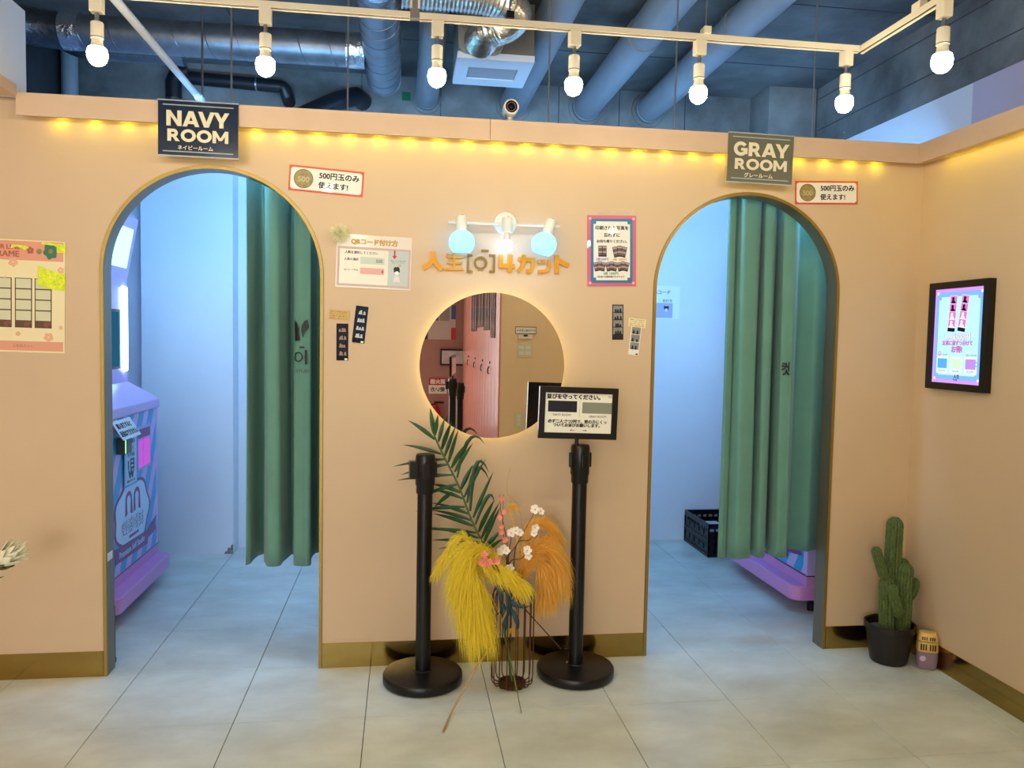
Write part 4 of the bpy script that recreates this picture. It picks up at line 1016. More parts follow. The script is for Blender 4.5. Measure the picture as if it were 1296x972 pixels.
dp = MB().box(-iw/2, iw/2, -.022, -.002, -ih/2, ih/2).build('display', scr('pink', (214, 150, 236), S_), t)
yy = -.0225
MB().prism(rrect(iw*.93, ih*.93, .012), yy-.0003, yy+.0003).build('blue_frame', scr('blue', (130, 180, 248), S_), dp)
MB().prism(notched(iw*.82, ih*.83, .014), yy-.0008, yy-.0003).build('panel', scr('pale', (186, 236, 250), S_), dp)
for sx in (-1, 1):
    for sz in (-1, 1):
        q = MB(); q.disc(sx*iw*.44, sz*ih*.455, .007, yy-.0006, 16); q.build('corner_dot', scr('white', (255, 240, 250), 1.0), dp)
M_sp = scr('rose', (220, 120, 190), S_); M_sk = scr('ink', (40, 40, 70), .5); M_sb = scr('sky', (90, 170, 236), S_); M_sl = scr('lilac', (190, 140, 226), S_); M_sg = scr('lime', (206, 240, 200), S_)
for cx, rot in ((-.12, 0.06), (.10, 0.13)):
    Mx = Matrix.Translation((cx*iw, 0, ih*.235)) @ Matrix.Rotation(rot, 4, 'Y')
    s0 = MB(); s0.rect(-iw*.075, iw*.075, -ih*.19, ih*.19, yy-.0011, Mx); so = s0.build('photo_strip', scr('cell', (240, 230, 250), S_), dp)
    for q in range(4):
        z1_ = ih*.185-q*ih*.083
        f = MB(); f.rect(-iw*.068, iw*.068, z1_-ih*.078, z1_, yy-.0014, Mx); f.build('picture', M_sp, so)
        f = MB(); f.disc(-iw*.01, z1_-ih*.028, iw*.026, yy-.0016, 12, Mx); f.flat([(-iw*.05, z1_-ih*.077), (iw*.055, z1_-ih*.077), (iw*.02, z1_-ih*.045), (-iw*.03, z1_-ih*.045)], yy-.0016, Mx); stuff(f.build('pictured_figures', M_sk if q < 2 else scr('cell', (240, 230, 250), S_), so))
    f = MB(); f.rect(-iw*.075, iw*.075, -ih*.19, -ih*.15, yy-.0014, Mx); f.build('strip_footer', M_sk, so)
def slet(body, cx, cz, ww, m, bold=.03): return lettering(dp, body, cx*iw, cz*ih, w=ww*iw, y=yy-.0012, m=m, bold=bold)
M_sw = scr('white', (255, 240, 250), 1.0)
for body, cz, ww, m in (('1人¥500円', -.01, .52, M_sw), ('友達に遊ずつ分けて', -.075, .60, M_sp), ('お得!', -.14, .22, M_sp)):
    mo = lettering(dp, body, 0, cz*ih, w=ww*iw*1.02, y=yy-.0010, m=scr('outline', (96, 120, 200), .7), bold=.06)
    slet(body, 0, cz, ww, m)
for cx, m in ((-.285, M_sb), (0, M_sg), (.285, M_sl)):
    b_ = MB(); b_.rect((cx-.12)*iw, (cx+.12)*iw, -.40*ih, -.215*ih, yy-.0011); bo = b_.build('price_card', scr('cardface', (222, 244, 252), S_), dp)
    b_ = MB(); b_.rect((cx-.1)*iw, (cx+.1)*iw, -.345*ih, -.24*ih, yy-.0014); b_.build('card_picture', m, bo)
    lettering(bo, 'ROOM', cx*iw, -.372*ih, w=.12*iw, y=yy-.0014, m=M_sk)
slet('NAVY ROOM', -.285, -.20, .2, M_sk, 0); slet('GRAY ROOM', .285, -.20, .2, M_sk, 0); slet('人生', .02, -.425, .12, M_sk); slet('4 cut', 0, -.46, .08, M_sk)
for cx, cz in ((-.35, -.19), (.40, -.29)):
    q = MB(); q.ring(cx*iw, cz*ih, .007, .011, yy-.0016, n=18); q.build('ring_mark', M_sp if cx < 0 else M_sb, dp)

# ================================================================== protea from a vase beyond the frame
hp = W(-8, 716, -.35)
t = thing('protea', 'cream protea flower with green bracts leaning in beside the wall', 'flower', hp)
q = (W(28, 692, -.37)-hp).normalized().to_track_quat('Z', 'Y').to_matrix().to_4x4()
M_pro = mat('cream_petal', (252, 246, 214), 0.55, var=.05, vscale=30); M_brc = mat('bract_green', (84, 88, 40), 0.55)
rnd = random.Random(5)
for ring_, n_, r0, r1, L, wd_ in ((0, 5, .006, .016, .118, .013), (1, 8, .016, .034, .114, .017), (2, 9, .022, .050, .100, .0175)):
    for i in range(n_):
        a = 2*PI*(i+.5*ring_)/n_; c, s_ = math.cos(a), math.sin(a); mb = MB(); vs = []
        LL = L*rnd.uniform(.9, 1.06)
        for j in range(7):
            u = j/6; rr = r0+(r1-r0)*u**1.2; ww = wd_*math.sin(PI*(.22+.76*u))*1.02 if u < 1 else .0006
            vs += [(rr*c+ww*s_, rr*s_-ww*c, .02+LL*u), ((rr+.003)*c, (rr+.003)*s_, .02+LL*u), (rr*c+ww*-s_, rr*s_+ww*c, .02+LL*u)]
        mb.add(vs, [f for j in range(6) for f in ((3*j, 3*j+1, 3*j+4, 3*j+3), (3*j+1, 3*j+2, 3*j+5, 3*j+4))], True, q); mb.build('petal', M_pro, t)
for i in range(10):
    a = 2*PI*i/10; c, s_ = math.cos(a), math.sin(a); mb = MB(); vs = []
    for j in range(6):
        u = j/5; rr = .014+.026*math.sin(u*1.5); ww = .014*math.sin(PI*(.25+.74*u))+.0004
        vs += [(rr*c+ww*s_, rr*s_-ww*c, .06*u), ((rr+.005)*c, (rr+.005)*s_, .06*u), (rr*c-ww*s_, rr*s_+ww*c, .06*u)]
    mb.add(vs, [f for j in range(5) for f in ((3*j, 3*j+1, 3*j+4, 3*j+3), (3*j+1, 3*j+2, 3*j+5, 3*j+4))], True, q); mb.build('bract', M_brc, t)
dn = q.to_3x3() @ Vector((0, 0, -1))
vb = Vector((-.72, -.36, .32))
MB().tube([p-hp for p in bez(hp+dn*-.01, hp+dn*.14, vb-Vector((0, 0, .2)), 8)], .006, 8).build('stem', M_brc, t)
lf = MB(); e_ = W(6, 729, -.36)-hp; b_ = W(-25, 740, -.36)-hp; m_ = (e_+b_)/2
lf.add([b_, m_+Vector((0, -.004, .008)), e_, m_+Vector((0, -.004, -.008))], [(0, 3, 2, 1)]); lf.build('leaf', M_brc, t)
t = thing('floor_vase', 'tall pale floor vase holding the protea', 'vase', (-.72, -.36, 0))
MB().lathe([(0.0005, 0.003), (.09, .003), (.11, .05), (.10, .2), (.06, .3), (.065, .32), (.055, .318), (.05, .28), (.0005, .1)], n=36).build('vase_body', M_cream, t)
# ================================================================== curtains
M_curt = mat('sage_green_cloth', (98, 148, 132), 0.85, sheen=0.2, var=0.06, vscale=5, bump=0.12, bscale=420)
def curtain(label, prof, z0, z1, rail):
    """prof: plan of the folds, (x, y) points"""
    pts = spline([Vector((x, y, 0)) for x, y in prof], 6); n = len(pts)
    t = thing('curtain', label, 'curtain', (pts[0].x, 0, z0), group='sage curtains inside the arches')
    mb = MB(); vs = []; rows = 22
    my = sum(p.y for p in pts)/n
    for j in range(rows+1):
        u = j/rows
        k = 1.0-0.25*u                                       # folds tighten towards the heading
        for i, p in enumerate(pts):
            y = my+(p.y-my)*k; hem = 0
            vs.append((p.x-pts[0].x+0.004*math.sin(3*u+i*.5), y, (z1-z0)*u+hem))
    fs = [(j*n+i, j*n+i+1, (j+1)*n+i+1, (j+1)*n+i) for j in range(rows) for i in range(n-1)]
    mb.add(vs, fs, True); mb.build('cloth', M_curt, t, solid=0.003)
    return t, pts, my
def front_y(pts, my, z, z0, z1):
    u = (z-z0)/(z1-z0); k = 1-.25*u
    def f(x):
        best = None
        for a, b in zip(pts, pts[1:]):
            lo, hi = min(a.x, b.x), max(a.x, b.x)
            if lo <= x <= hi and hi > lo:
                y = a.y+(b.y-a.y)*(x-a.x)/(b.x-a.x) if b.x != a.x else min(a.y, b.y)
                if best is None or y < best: best = y
        if best is None: best = my
        return my+(best-my)*k-0.012
    return f
def fold(pl): return [(W(px, 600, y).x, .115+(y-.115)*1.55) for px, y in pl]
prL = fold([(311, .13), (317, .16), (325, .235), (333, .25), (333.5, .17), (336, .125), (345, .11), (354, .122), (360, .17), (365, .235), (370, .235), (371.5, .16), (373, .12), (378, .11), (386, .108), (392, .116), (394, .18), (397, .245), (404, .25), (408, .19), (412, .135), (422, .115), (434, .13), (440, .2), (448, .24)])
z0, z1 = 0.435, 2.36
tL, ptsL, myL = curtain('sage green curtain with a black printed logo, drawn aside in the navy booth', prL, z0, z1, 0)
def curtain_print(t, pts, my, build, z):
    f = front_y(pts, my, z, z0, z1); mb = MB(); build(mb)
    bm = bmesh.new(); vv = [bm.verts.new(v) for v in mb.v]
    for fc in mb.f: bm.faces.new([vv[i] for i in fc])
    bmesh.ops.triangulate(bm, faces=bm.faces[:]); bmesh.ops.subdivide_edges(bm, edges=bm.edges[:], cuts=3, use_grid_fill=True); bmesh.ops.triangulate(bm, faces=bm.faces[:])
    bm.verts.ensure_lookup_table(); bm.verts.index_update()
    mb = MB(); mb.add([v.co[:] for v in bm.verts], [tuple(v.index for v in fc.verts) for fc in bm.faces]); bm.free()
    mb.v = [(x-pts[0].x, f(x)+y, zz-z0) for x, y, zz in mb.v]
    return stuff(mb.build('printed_logo', M_ink, t))
# printed logo of the left curtain: hair shapes, bracketed O, small STUDIO line
def gx(px, py): p = W(px, py, .11); return (p.x, p.z)
def Z7(x, y): return gx(355+x/9.72, 380+y/9.72)
def logo_hair(mb):
    P = [(128, 215), (165, 240), (200, 290), (222, 350), (218, 420), (240, 495), (170, 502), (195, 455), (198, 420), (175, 375), (130, 345)]
    mb.flat([Z7(*q) for q in P], 0)
    P = [(335, 235), (290, 260), (262, 310), (255, 370), (265, 430), (282, 465), (285, 400), (300, 385), (335, 350), (350, 330)]
    mb.flat([Z7(*q) for q in P], 0)
curtain_print(tL, ptsL, myL, logo_hair, 1.55)
def logo_o(mb):
    c = Z7(218, 697); r = (Z7(275, 697)[0]-c[0]); mb.ring(c[0], c[1], r*.74, r, 0, n=28, k=1.12)
    mb.flat([Z7(*q) for q in ((232, 568), (298, 568), (298, 590), (232, 590))], 0)
    mb.flat([Z7(*q) for q in ((300, 612), (330, 612), (330, 790), (300, 790), (300, 770), (316, 770), (316, 632), (300, 632))], 0)
curtain_print(tL, ptsL, myL, logo_o, 1.42)
def logo_st(mb):
    c = Z7(245, 870); text_into(mb, 'F STUD', c[0], c[1], w=Z7(345, 870)[0]-Z7(140, 870)[0], h=.013)
curtain_print(tL, ptsL, myL, logo_st, 1.35)
prR = fold([(912, .125), (917, .118), (922, .13), (923.5, .16), (926, .13), (934, .105), (946, .11), (953, .13), (955, .2), (955.5, .235), (956.5, .17), (960, .128), (967, .118), (972, .135), (974, .2), (977, .235), (979.5, .17), (982, .13), (987, .116), (994, .113), (1000, .12), (1003, .18), (1008, .215), (1018, .2), (1030, .18), (1042, .2), (1056, .22), (1070, .2)])
tR, ptsR, myR = curtain('sage green curtain with one black printed Korean syllable, in the gray booth', prR, z0-.01, z1, 0)
def logo_k(mb):
    c = gx(995, 464); text_into(mb, '컷', c[0], c[1], w=.038, h=.066, bold=.03)
curtain_print(tR, ptsR, myR, logo_k, 1.38)
for lab, xa, xb in (('steel curtain rail inside the navy booth', 0.02, 1.44), ('steel curtain rail inside the gray booth', 2.06, 4.2)):
    t = thing('curtain_rail', lab, 'curtain rail', (xa, .175, 2.375))
    MB().tube([(0, 0, 0), (xb-xa, 0, 0)], .011, 12).build('rod', M_steel, t)
    for x in (.03, xb-xa-.03): MB().box(x-.01, x+.01, T-.175, .005, -.006, .03).build('bracket', M_steel, t)

# ================================================================== photo booth machine
M_pur = mat('orchid_plastic', (216, 146, 206), 0.35); M_pur2 = mat('violet_plastic', (206, 178, 232), 0.35)
M_cy = mat('azure_print', (40, 160, 214), 0.3); M_li = mat('lavender_print', (176, 156, 222), 0.3); M_pal = mat('pale_sky_print', (190, 220, 246), 0.3); M_plum = mat('plum_print', (122, 48, 120), 0.3)
def clip(poly, x0, x1, z0, z1):
    for ax, lim, sgn in ((0, x0, 1), (0, x1, -1), (1, z0, 1), (1, z1, -1)):
        out = []
        for i in range(len(poly)):
            a, b = poly[i-1], poly[i]; fa, fb = (a[ax]-lim)*sgn, (b[ax]-lim)*sgn
            if (fa >= 0) != (fb >= 0):
                u = fa/(fa-fb); out.append((a[0]+(b[0]-a[0])*u, a[1]+(b[1]-a[1])*u))
            if fb >= 0: out.append(b)
        poly = out
        if not poly: return []
    return poly
def blob(cx, cz, rx, rz, n=40, lob=7, amp=.05): return [(cx+rx*math.cos(2*PI*i/n)*(1+amp*math.cos(lob*2*PI*i/n)), cz+rz*math.sin(2*PI*i/n)*(1+amp*math.cos(lob*2*PI*i/n))) for i in range(n)]
def machine(label, loc, rz, full):
    t = thing('photo_booth_machine', label, 'machine', loc, (0, 0, rz), 'photo booth machines')
    hw = .452; D = .64
    # plinth with rounded front corners, on feet
    pl = []
    for cx, a in ((hw+.005-.06, -PI/2), ):
        pl += [(cx+.06*math.cos(a+PI/2*i/6), -.015+.06*math.sin(a+PI/2*i/6)) for i in range(7)]
    pl = pl+[(hw+.005, D), (-hw-.005, D)]+[(-x, y) for x, y in pl[::-1]]
    n = len(pl); mb = MB(); mb.add([(x, y, .082) for x, y in pl]+[(x, y, .164) for x, y in pl], [tuple(range(n-1, -1, -1)), tuple(range(n, 2*n))]+[(i, (i+1) % n, (i+1) % n+n, i+n) for i in range(n)])
    mb.build('plinth', M_pur, t, bevel=.006)
    MB().box(-hw, hw, .002, D, .164, .215).build('skirt', M_pur, t)
    MB().box(-hw, hw, .004, D, .2152, .219).build('seam', M_ink, t)
    for sx in (-1, 1):
        for yy in (.08, D-.08):
            MB().lathe([(.0005, 0.0), (.022, 0.0), (.022, .05), (.012, .052), (.012, .082)], c=(sx*(hw-.08), yy, 0), n=16).build('foot', M_black, t)
    body = MB().box(-hw, hw, 0, D, .219, 1.046).build('cabinet', M_pur2, t, bevel=.006)
    # diagonal stripes printed on the front
    for i in range(-4, 12):
        x = -.9+i*.17
        p = clip([(x, .2), (x+.085, .2), (x+.085+.52, 1.05), (x+.52, 1.05)], -hw+.004, hw-.035, .224, 1.042)
        if p: MB().prism(p, -.0012, -.0002).build('stripe', M_cy, body)
    MB().box(-hw, hw, -.002, -.0004, .221, .226).build('print_edge', M_plum, body)
    # logo
    MB().prism(blob(0.0, .50, .285, .20), -.0020, -.0012).build('logo_outline', M_plum, body)
    MB().prism(blob(0.0, .50, .262, .182), -.0026, -.0020).build('logo_field', M_pal, body)
    for cx in (-.065, .065):
        h_ = MB(); r = .052
        h_.ring(cx, .585, r*.55, r, -.0032, n=18, a0=math.radians(-15), a1=math.radians(195))
        h_.flat([(cx-r, .59), (cx-r*.55, .59), (cx-r*.42, .515), (cx-r*1.12, .505)], -.0032); h_.flat([(cx+r, .59), (cx+r*.55, .59), (cx+r*.42, .515), (cx+r*1.12, .505)], -.0032)
        stuff(h_.build('logo_hair', M_plum, body))
    for bold, m, y in ((.055, M_plum, -.0032), (.012, M_pal, -.0036)):
        l_ = MB(); text_into(l_, '인생네컷', 0, .447, w=.36, h=.085, y=y, bold=bold); stuff(l_.build('logo_lettering', m, body))
    MB().box(-.06, .09, -.0034, -.0026, .378, .393).build('logo_bar', M_plum, body)
    rb_ = MB(); rb_.prism([(-.275, .29), (.245, .272), (.235, .352), (-.265, .37)], -.0040, -.0026); rb_.build('ribbon', M_plum, body)
    rb_ = MB(); rb_.prism([(.235, .352), (.40, .40), (.375, .362), (.405, .32), (.24, .30)], -.0034, -.0024); rb_.build('ribbon_tail', M_plum, body)
    rb_ = MB(); rb_.prism([(-.265, .37), (-.43, .42), (-.40, .375), (-.43, .335), (-.27, .32)], -.0034, -.0024); rb_.build('ribbon_tail', M_plum, body)
    lettering(body, 'Premium Self Studio', -.015, .322, w=.40, y=-.0046, m=M_pal, bold=.02)
    # delivery hatch with magenta glow, side picture
    MB().box(.075, .30, -.006, 0, .72, .965).build('hatch_frame', M_li, body)
    MB().box(.085, .29, -.0075, -.006, .90, .95).build('hatch_header', M_plum, body)
    MB().box(.17, .285, -.0075, -.006, .735, .89).build('hatch_window', emis('magenta_glow', (.62, .12, .80), .75), body)
    MB().box(.095, .155, -.0075, -.006, .735, .89).build('hatch_window', MATS['magenta_glow'], body)
    MB().box(-.42, -.30, -.006, 0, .60, .80).build('coin_panel', M_plum, body)
    # console
    cs_ = MB(); sec = [(-.012, 1.046), (-.012, 1.098), (.165, 1.198), (.165, 1.046)]
    m_ = len(sec); cs_.add([(-hw-.004, y, z) for y, z in sec]+[(hw+.004, y, z) for y, z in sec], [(3, 2, 1, 0), (4, 5, 6, 7)]+[(i, (i+1) % 4, (i+1) % 4+4, i+4) for i in range(4)])
    co = cs_.build('console', M_pur2, t, bevel=.006)
    up = MB(); sec = [(.165, 1.046), (.165, 1.80), (.10, 2.15), (.14, 2.19), (D, 2.19), (D, 1.046)]
    k = len(sec); up.add([(-hw, y, z) for y, z in sec]+[(hw, y, z) for y, z in sec], [tuple(range(k-1, -1, -1)), tuple(range(k, 2*k))]+[(i, (i+1) % k, (i+1) % k+k, i+k) for i in range(k)])
    up.build('upper_cabinet', M_pur2, t)
    MB().box(-.31, .31, .158, .166, 1.28, 1.62).build('screen_bezel', M_black, t)
    MB().box(-.295, .285, .156, .158, 1.295, 1.605).build('touch_screen', emis('booth_screen', (.02, .12, .22), .8), t)
    tl_ = [('flash_tube', s_) for s_ in (-1, 1)]
    for nm, s_ in tl_:
        MB().box(-.022, .022, .145, .168, 1.262, 1.755, M=Matrix.Translation((s_*.385, 0, 0))).build(nm, emis('flash_white', (.55, .85, 1.0), 11.0), t, bevel=.012, seg=3)
    nrm = Vector((0, -.35, -.065)).normalized()
    Mx = Matrix.Translation((0, .132, 1.975)) @ Matrix.Rotation(math.atan2(.065, .35), 4, 'X')
    MB().box(-.40, .40, -.004, .004, -.115, .115, M=Mx).build('flash_panel', emis('flash_panel', (.38, .78, 1.0), 2.0), t, bevel=.01, seg=3)
    if full:
        # paper notices stuck on the cabinet
        MB().box(0, 0, 0, 0, 0, 0) if False else None
    return t
machine('orchid and blue striped photo booth machine in the navy booth', (-.1, .955, 0), PI/2, True)
machine('orchid photo booth machine mostly behind the curtain of the gray booth', (3.568, .905, 0), -PI/2, False)
# notices on the machine of the navy booth (local frame as the machine's)
t = thing('hooded_notice', 'white folded paper notice over the coin slot of the booth machine', 'notice', (-.1, .955, 0), (0, 0, PI/2))
Mx = Matrix.Translation((-.185, -.035, .99)) @ Matrix.Rotation(math.radians(-32), 4, 'X')
MB().box(-.135, .135, -.001, .001, -.055, .055, M=Mx).build('sheet', mat('cool_paper', (226, 232, 236), .5), t)
l_ = MB(); text_into(l_, '購入完了すると', -.01, .022, w=.20, h=.032, y=-.0018, bold=.05, M=Mx); text_into(l_, '返金はできません!', 0, -.022, w=.245, h=.034, y=-.0018, bold=.05, M=Mx); stuff(l_.build('lettering', M_ink, t))
MB().box(-.24, -.14, -.045, -.002, .86, .94).build('coin_slot_box', mat('slot_grey', (70, 84, 80), .4), t)
MB().box(-.236, -.2325, -.047, -.045, .865, .935).build('slot_light', emis('green_led', (.3, 1.0, .35), 2.5), t)
t = thing('price_notice', 'tall narrow paper notice taped to the front of the booth machine', 'notice', (-.1, .955, 0), (0, 0, PI/2))
MB().box(-.145, .055, -.009, -.0068, .665, .935).build('sheet', M_cy, t)
MB().box(-.132, .042, -.0098, -.009, .675, .93).build('panel', mat('cool_paper_2', (190, 214, 236), .5), t)
l_ = MB(); text_into(l_, '両替機は', -.045, .905, w=.13, h=.024, y=-.0102, bold=.02); text_into(l_, 'こちら', -.045, .868, w=.08, h=.022, y=-.0102, bold=.02); text_into(l_, '千円札', -.045, .832, w=.12, h=.022, y=-.0102, bold=.02)
text_into(l_, '1日', -.045, .780, w=.10, h=.06, y=-.0102, bold=.05); text_into(l_, 'W', -.045, .727, w=.09, h=.048, y=-.0102, bold=.06); text_into(l_, '使用できません', -.045, .692, w=.13, h=.014, y=-.0102, bold=.03); stuff(l_.build('lettering', mat('slate_ink', (40, 62, 92), .5), t))
# ---- black strip behind the first jamb
pj = W(143.5, 822, .13)
t = thing('rubber_strip', 'black rubber strip standing just inside the jamb of the navy arch', 'rubber strip', (pj.x, .13, 0))
MB().box(-.012, .004, -.02, .02, .02, .26).build('strip', M_black, t, bevel=.003)
MB().box(-.02, .004, -.025, .025, 0.0, .02).build('foot', M_black, t)
# ---- black folding crate
t = thing('folding_crate', 'black plastic folding crate on the floor of the gray booth', 'crate', (3.47, 1.605, 0))
cw, cd_, ch = .36, .47, .235
MB().box(.004, cw-.004, .004, cd_-.004, .004, .014).build('crate_floor', M_black, t)
def lattice(nm, L, place):
    mb = MB()
    for z0_, z1_ in ((0.002, .022), (.105, .122), (ch-.035, ch)): place(mb, 0, L, z0_, z1_)
    n = int(L/.045)
    for i in range(n+1):
        a = (L-.012)*i/n
        place(mb, a, a+.012, .02, ch-.03)
    for i in range(0, n):
        if i % 2 == 0:
            a = (L-.012)*i/n
            place(mb, a, a+L/n, .045, .08); place(mb, a, a+L/n, .145, .175)
    place(mb, .004, L-.004, .012, .18)
    stuff(mb.build(nm, M_black, t))
lattice('side', cd_, lambda mb, a, b, z0_, z1_: mb.box(0 if z1_-z0_ < .15 else .005, .01, a, b, z0_, z1_))
lattice('side', cd_, lambda mb, a, b, z0_, z1_: mb.box(cw-.01, cw, a, b, z0_, z1_))
lattice('end', cw, lambda mb, a, b, z0_, z1_: mb.box(a, b, 0 if z1_-z0_ < .15 else .005, .01, z0_, z1_))
lattice('end', cw, lambda mb, a, b, z0_, z1_: mb.box(a, b, cd_-.01, cd_, z0_, z1_))
for i, (lab, x, y, z, w_, d_, c_) in enumerate((('pale folded cloth inside the black crate', .05, .12, .145, .14, .2, (200, 206, 210)), ('small white packet inside the black crate', .21, .1, .15, .09, .16, (214, 216, 220)))):
    q = thing('crate_item', lab, 'packet', (3.47, 1.605, 0))
    MB().box(x, x+w_, y, y+d_, .015, z+.04).build('wrapper', mat('crate_item_%d' % i, c_, .5), q, bevel=.012)
# ---- poster on the far wall of the gray booth
def Zb(x, y): p = W(825+x/17.67, 355+y/17.67, 2.098); return p
a, b = W(812, 361, 2.098), W(859.5, 404, 2.098)
t = thing('booth_poster', 'pale poster on the far wall of the gray booth', 'poster', ((a.x+b.x)/2, 2.0985, (a.z+b.z)/2)); w, h = b.x-a.x, a.z-b.z
MB().box(-w/2, w/2, -.0015, .001, -h/2, h/2).build('sheet', mat('booth_poster_paper', (238, 240, 246), .4), t)
MB().box(-w*.4, w*.32, -.0021, -.0015, -h*.47, -h*.02).build('picture_block', mat('greyblue_print', (176, 180, 206), .4), t)
f = MB(); f.disc(w*.155, -h*.19, w*.06, -.0027, 14); f.disc(w*.115, -h*.14, w*.03, -.0027, 10); f.disc(w*.195, -h*.14, w*.03, -.0027, 10); stuff(f.build('drawn_hair', M_ink, t))
f = MB(); f.disc(w*.155, -h*.23, w*.04, -.003, 12); f.build('drawn_face', M_paper, t)
lettering(t, 'QRコード', -.0, h*.30, w=w*.5, y=-.002, m=mat('slate_ink', (40, 62, 92)), bold=.02); lettering(t, '付け方', w*.18, h*.05, w=w*.25, y=-.002, m=MATS['slate_ink'], bold=.02)
# stain patch at the foot of the booth panel
t = struct(MB().prism([(.17, .002), (.2285, .002), (.2285, .07), (.215, .06), (.21, .04), (.195, .045), (.19, .02), (.178, .018)], 1.9285, 1.9299).build('trim_5', mat('scuffed_plaster', (176, 172, 160), .9, var=.5, vscale=45, rgb2=(96, 90, 80))))

# ================================================================== under the ceiling
M_galv = mat('galvanised_duct', (120, 124, 128), 0.42, metal=0.8, var=0.2, vscale=9, bump=0.08, bscale=20)
M_foil = mat('aluminium_foil', (206, 208, 208), 0.2, metal=0.95, bump=1.0, bscale=38)
M_pvc = mat('grey_white_pipe', (138, 146, 152), 0.45, var=0.08, vscale=3)
M_rub = mat('black_insulated_pipe', (24, 26, 30), 0.4)
def spiral_duct(name, label, p0, p1, r, pitch, cat='duct', grp=None):
    p0, p1 = Vector(p0), Vector(p1); d = p1-p0; L = d.length; t = thing(name, label, cat, p0, group=grp)
    q = d.to_track_quat('Z', 'Y').to_matrix().to_4x4()
    MB().lathe([(r, 0), (r, L)], n=48, M=q, cap=True).build('pipe', M_galv, t)
    n = int(L/pitch*24); pts = [q @ Vector((r*math.cos(2*PI*i/24), r*math.sin(2*PI*i/24), L*i/n)) for i in range(n+1)]
    MB().tube(pts, .0032, 5).build('spiral_seam', mat('duct_seam', (110, 114, 120), .4, metal=.8), t)
    return t, q, L
# duct running into the room above the mirror
t, q, L = spiral_duct('spiral_duct', 'bright spiral ventilation duct running back between the second and third bulbs', (1.226, -.25, 3.045), (1.226, 1.36, 3.045), .101, .125)
MB().lathe([(.1015, L-.02), (.104, L-.018), (.104, L), (.099, L+.012), (.0005, L+.014)], n=48, M=q).build('end_cap', M_galv, t)
MB().lathe([(.1025, .18), (.1045, .19), (.1045, .27), (.1025, .28)], n=40, M=q).build('foil_tape', M_foil, t)
# duct across
t, q, L = spiral_duct('spiral_duct', 'long dark spiral duct crossing behind the navy sign', (-.42, .97, 3.063), (1.13, .97, 3.063), .09, .16)
MB().lathe([(.092, L-.1), (.0935, L-.095), (.0935, L-.004), (.092, L)], n=40, M=q).build('foil_tape', M_foil, t)
# elbow towards the camera at the left
E0 = thing('duct_elbow', 'dark taped duct elbow bending towards the side bulkhead', 'duct', (-.42, .97, 3.063))
P = bez((0, 0, 0), (-.28, 0, 0), (-.30, -.35, .0), 10)+[Vector((-.30, -1.0, 0))]
MB().tube(P, .094, 28).build('pipe', mat('dark_foil', (70, 74, 80), .35, metal=.6, bump=.8, bscale=26), E0)
MB().tube([Vector((-.005, 0, 0)), Vector((.09, 0, 0))], .0955, 28).build('foil_tape', M_foil, E0)
t, q, L = spiral_duct('spiral_duct', 'short slim duct stub hung lower behind the first bulb', (-.42, 1.42, 3.12), (.06, 1.42, 3.12), .055, .07)
P = bez((0, 0, 0), (-.2, 0, 0), (-.26, .0, .15), 8)
MB().tube(P, .057, 20).build('elbow', MATS['dark_foil'], t)
MB().lathe([(.0575, L-.02), (.0575, L), (.0005, L+.004)], n=24, M=q).build('end_ring', M_galv, t)
# foil flexible duct to the fan unit
def flex(name, label, path, r, m, cat='duct'):
    P = spline(path, 14); t = thing(name, label, cat, P[0]); o0 = P[0].copy()
    # resample evenly for the corrugation
    acc = [0]
    for a, b in zip(P, P[1:]): acc.append(acc[-1]+(b-a).length)
    n = int(acc[-1]/.0048); out = []; j = 0
    for i in range(n+1):
        s_ = acc[-1]*i/n
        while j < len(acc)-2 and acc[j+1] < s_: j += 1
        out.append(P[j].lerp(P[j+1], (s_-acc[j])/max(1e-9, acc[j+1]-acc[j]))-o0)
    MB().tube(out, [r*(1+.05*math.sin(i*2*PI/4)) for i in range(n+1)], 28).build('corrugated_hose', m, t)
    return t
M_flex = mat('flex_foil', (214, 210, 196), 0.22, metal=0.9, bump=0.35, bscale=45)
flex('flexible_duct', 'silver corrugated hose looping to the ceiling fan unit', [(1.33, .14, 3.06), (1.48, .15, 3.065), (1.66, .16, 3.07), (1.80, .19, 3.06), (1.865, .29, 3.05), (1.84, .40, 3.04), (1.76, .48, 3.03), (1.735, .63, 3.03)], .082, M_flex)
# fan unit
t = thing('ceiling_fan_unit', 'white square ventilation grille under a grey fan box', 'ventilation unit', (1.825, .86, 2.95))
MB().box(-.2, .2, -.21, .21, .035, .30).build('housing', mat('fan_box_grey', (128, 122, 108), .5, metal=.3), t)
ring_ = [(.004, -.03), (.004, .03)]
fl_ = MB(); fl_.prism(rrect(.235, .20, .05), -.245, -.21, M=Matrix.Translation((-.085, 0, .12))); fl_.build('duct_flange', mat('fan_flange', (150, 148, 136), .45), t, bevel=.006)
pn = MB()
for x0, x1, y0, y1 in ((-.203, .203, -.215, -.085), (-.203, .203, .10, .215), (-.203, -.135, -.085, .10), (.135, .203, -.085, .10)): pn.box(x0, x1, y0, y1, 0, .034)
pn.build('face_panel', mat('white_grille', (228, 232, 236), .4), t)
MB().box(-.134, .134, -.084, .099, .012, .02).build('filter', mat('filter_grey', (110, 120, 130), .8), t)
s0 = None
for i in range(13):
    if s0 is None: s0 = MB().box(-.134, .134, -.0022, .0022, .004, .012).build('louvre_slat', mat('slat_grey', (150, 160, 168), .5), t); o = s0
    else: o = s0.copy(); col.objects.link(o)
    o.location = (0, -.078+.0143*i, 0)
for x in (-.17, .17): MB().tube([(x, .1, .3), (x, .1, ZC-2.95)], .004, 6).build('hanger_rod', M_steel, t)
